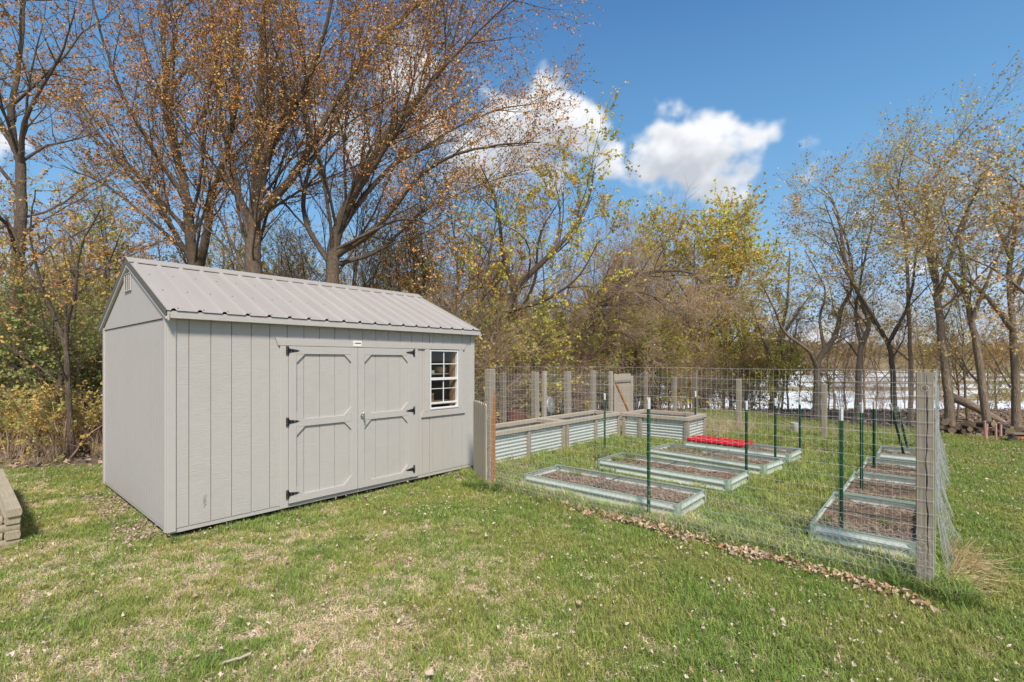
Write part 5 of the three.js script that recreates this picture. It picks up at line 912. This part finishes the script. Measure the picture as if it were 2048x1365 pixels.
  for (let i = 0; i < 3000; i++) { const t = rnd(), p0 = G(lerp(1085, 1830, t), lerp(1000, 1205, t)), D = -p0.z + (rnd() + rnd() + rnd() - 1.5) * 0.26 * (0.8 + 0.7 * N2(t * 9, 2)), x = p0.x + (rnd() - 0.5) * 0.1; if (rnd() > 0.8 - 0.45 * smooth(0.5, 0.8, t) + 0.5 * N2(t * 11, 5)) continue; const v = 0.6 + 0.6 * rnd(); scatter(B2[0], B2[1], x, D, 0.008 + 0.026 * rnd() * rnd() + 0.004, rnd() < 0.7 ? lin(0.58 * v, 0.44 * v, 0.31 * v) : lin(0.44 * v, 0.26 * v, 0.14 * v), 0.02 + 0.045 * rnd()); }
  tag(instanced(scene, 'leaf_drift', lg[1], lm, B2[0], B2[1]), 'drift of brown leaves along the foot of the front wire fence', 'fallen leaves', null, 'stuff');
  for (let i = 0; i < 26000; i++) { const D = Math.sqrt(lerp(60, 700, rnd())), x = (rnd() * 2 - 1) * 1.12 * D; if (lawn(x, D) > 0.5 || blocked(x, D)) continue; const v = 0.55 + 0.6 * rnd(); scatter(C2[0], C2[1], x, D, 0.03 + 0.035 * rnd(), lin(0.40 * v, 0.29 * v, 0.21 * v), 0.015 + 0.02 * rnd()); }
  tag(instanced(scene, 'leaf_litter', lg[2], lm, C2[0], C2[1]), 'brown leaf litter covering the woodland floor', 'leaf litter', null, 'stuff');
  // wood chips and bare earth at the shed end and gable
  const D2 = [[], []];
  for (let i = 0; i < 1500; i++) { const w = rnd(), p = w < 0.55 ? Y(5.0 + 1.4 * rnd(), -5.9 + 0.75 * rnd()) : Y(1.1 + 0.32 * rnd(), -5.9 - 2.6 * rnd()); const v = 0.6 + 0.6 * rnd(); scatter(D2[0], D2[1], p.x, -p.z, 0.012 + 0.014 * rnd(), lin(0.46 * v, 0.35 * v, 0.28 * v), 0.015 + 0.02 * rnd()); }
  tag(instanced(scene, 'wood_chips', lg[0], lm, D2[0], D2[1]), 'pale wood chips on the bare strip round the shed', 'wood chips', null, 'stuff');

  // straw against the corner post, dry stalks behind the beds, weeds in beds
  const stalk = (seed, n, h, spread, w) => { const r = rngOf(seed), B = new Build(); for (let k = 0; k < n; k++) { const a = r() * 6.28, b = V(Math.cos(a) * 0.04 * r(), 0, Math.sin(a) * 0.04 * r()), hh = h * (0.5 + 0.6 * r()), d = V(Math.cos(a) * spread * r(), 1, Math.sin(a) * spread * r()).normalize(), m = b.clone().addScaledVector(d, hh * 0.55), e = b.clone().addScaledVector(d.clone().add(V((r() - 0.5) * 0.6, -0.2 * r(), (r() - 0.5) * 0.6)).normalize(), hh); B.tube([{ p: b, r: w }, { p: m, r: w * 0.8 }, { p: e, r: w * 0.35 }], 3); } return B.geo(); };
  const straw = std({ color: lin(0.72, 0.55, 0.30), roughness: 0.85 }), pale = std({ color: lin(0.60, 0.45, 0.30), roughness: 0.9 });
  { const s = [], p0 = Y(FA + 0.3, RE + 0.28); for (let i = 0; i < 30; i++) { const p = Y(FA + 0.1 + 0.75 * rnd(), RE + 0.12 + 0.2 * rnd()); q.setFromEuler(new THREE.Euler(1.1 + 0.4 * rnd(), axes - 0.4 + (rnd() - 0.5) * 1.0, (rnd() - 0.5) * 0.5, 'YXZ')); s.push(new THREE.Matrix4().compose(p.setY(0.03 + 0.1 * rnd()), q, V(1, 1, 1).multiplyScalar(0.7 + 0.5 * rnd()))); }
    tag(instanced(scene, 'straw_heap', stalk(901, 8, 0.32, 1.3, 0.0026), straw, s), 'heap of golden straw slumped against the netting by the corner post', 'straw', null, 'stuff'); }
  { const s = []; const add = (px, py, n, r, k) => { for (let i = 0; i < n; i++) { const g = G(px, py); s.push(new THREE.Matrix4().compose(V(g.x + (rnd() - 0.5) * r, 0, g.z + (rnd() - 0.5) * r), q.setFromEuler(new THREE.Euler(0, rnd() * 6.28, 0)).clone(), V(1, 1, 1).multiplyScalar(k * (0.6 + 0.6 * rnd())))); } };
    add(1425, 872, 26, 1.3, 1.25); add(1400, 868, 14, 0.8, 1.3); add(1460, 868, 14, 1.2, 1.0); add(1350, 850, 14, 1.0, 1.2); add(1535, 860, 10, 1.0, 0.7); add(1610, 866, 12, 0.9, 0.8); add(1660, 868, 8, 0.8, 0.6);
    for (let i = 0; i < 34; i++) { const D = 8.4 + 1.6 * rnd(), px = -40 + 245 * rnd(), x = (px - 1024) * D / F; s.push(new THREE.Matrix4().compose(V(x, 0, -D), q.setFromEuler(new THREE.Euler((rnd() - 0.5) * 0.6, rnd() * 6.28, (rnd() - 0.5) * 0.6)).clone(), V(1, 1, 1).multiplyScalar(0.7 + 0.8 * rnd()))); }
    tag(instanced(scene, 'dry_stalks', stalk(902, 11, 0.5, 0.9, 0.0022), pale, s), 'dry tan stalks of last year standing in clumps behind the beds', 'dry stalks', null, 'stuff'); }
  { const w = [], wc = [], add = (px, py, n, rx, rz, s) => { const g = G(px, py, 0.13); for (let i = 0; i < n; i++) { const v = 0.8 + 0.5 * rnd(); q.setFromEuler(new THREE.Euler((rnd() - 0.5) * 0.8, rnd() * 6.28, (rnd() - 0.5) * 0.8)); w.push(new THREE.Matrix4().compose(V(g.x + (rnd() - 0.5) * rx, g.y - 0.01, g.z + (rnd() - 0.5) * rz), q.clone(), V(1, 1, 1).multiplyScalar(s * (0.5 + 0.6 * rnd())))); wc.push(lin(0.25 * v, 0.30 * v, 0.09 * v)); } };
    add(1250, 920, 26, 0.4, 0.4, 1); add(1210, 912, 14, 0.25, 0.25, 1.3); add(1140, 948, 12, 0.3, 0.2, 0.8); add(1365, 900, 14, 0.4, 0.3, 0.8); add(1400, 903, 12, 0.5, 0.3, 0.8); add(1440, 905, 10, 0.4, 0.3, 0.7); add(1655, 1042, 4, 0.1, 0.1, 0.8); add(1770, 1050, 4, 0.1, 0.1, 0.8); add(1710, 1060, 3, 0.3, 0.1, 0.6); add(1820, 1010, 8, 0.15, 0.3, 1); add(1780, 925, 6, 0.3, 0.2, 0.7); add(1700, 995, 5, 0.1, 0.1, 0.8); add(1620, 890, 26, 1.2, 0.9, 0.9); add(1540, 872, 20, 1.4, 0.8, 0.9); add(1680, 895, 14, 0.9, 0.6, 0.8);
    tag(instanced(scene, 'garden_weeds', tallG[0], gm, w, wc), 'tufts of weeds sprouting in the low metal beds', 'weeds', null, 'stuff'); }
}
// bare soil plot at the back of the garden
{ const g = soilGeo(4.6, 2.0, 9, 0.05); const o = part(scene, 'garden_soil_plot', g, M.soil, Y(12.3, -2.3, 0.012), [0, axes + Math.PI / 2, 0]); tag(o, null, null, null, 'structure'); }

renderer.render(scene, camera);
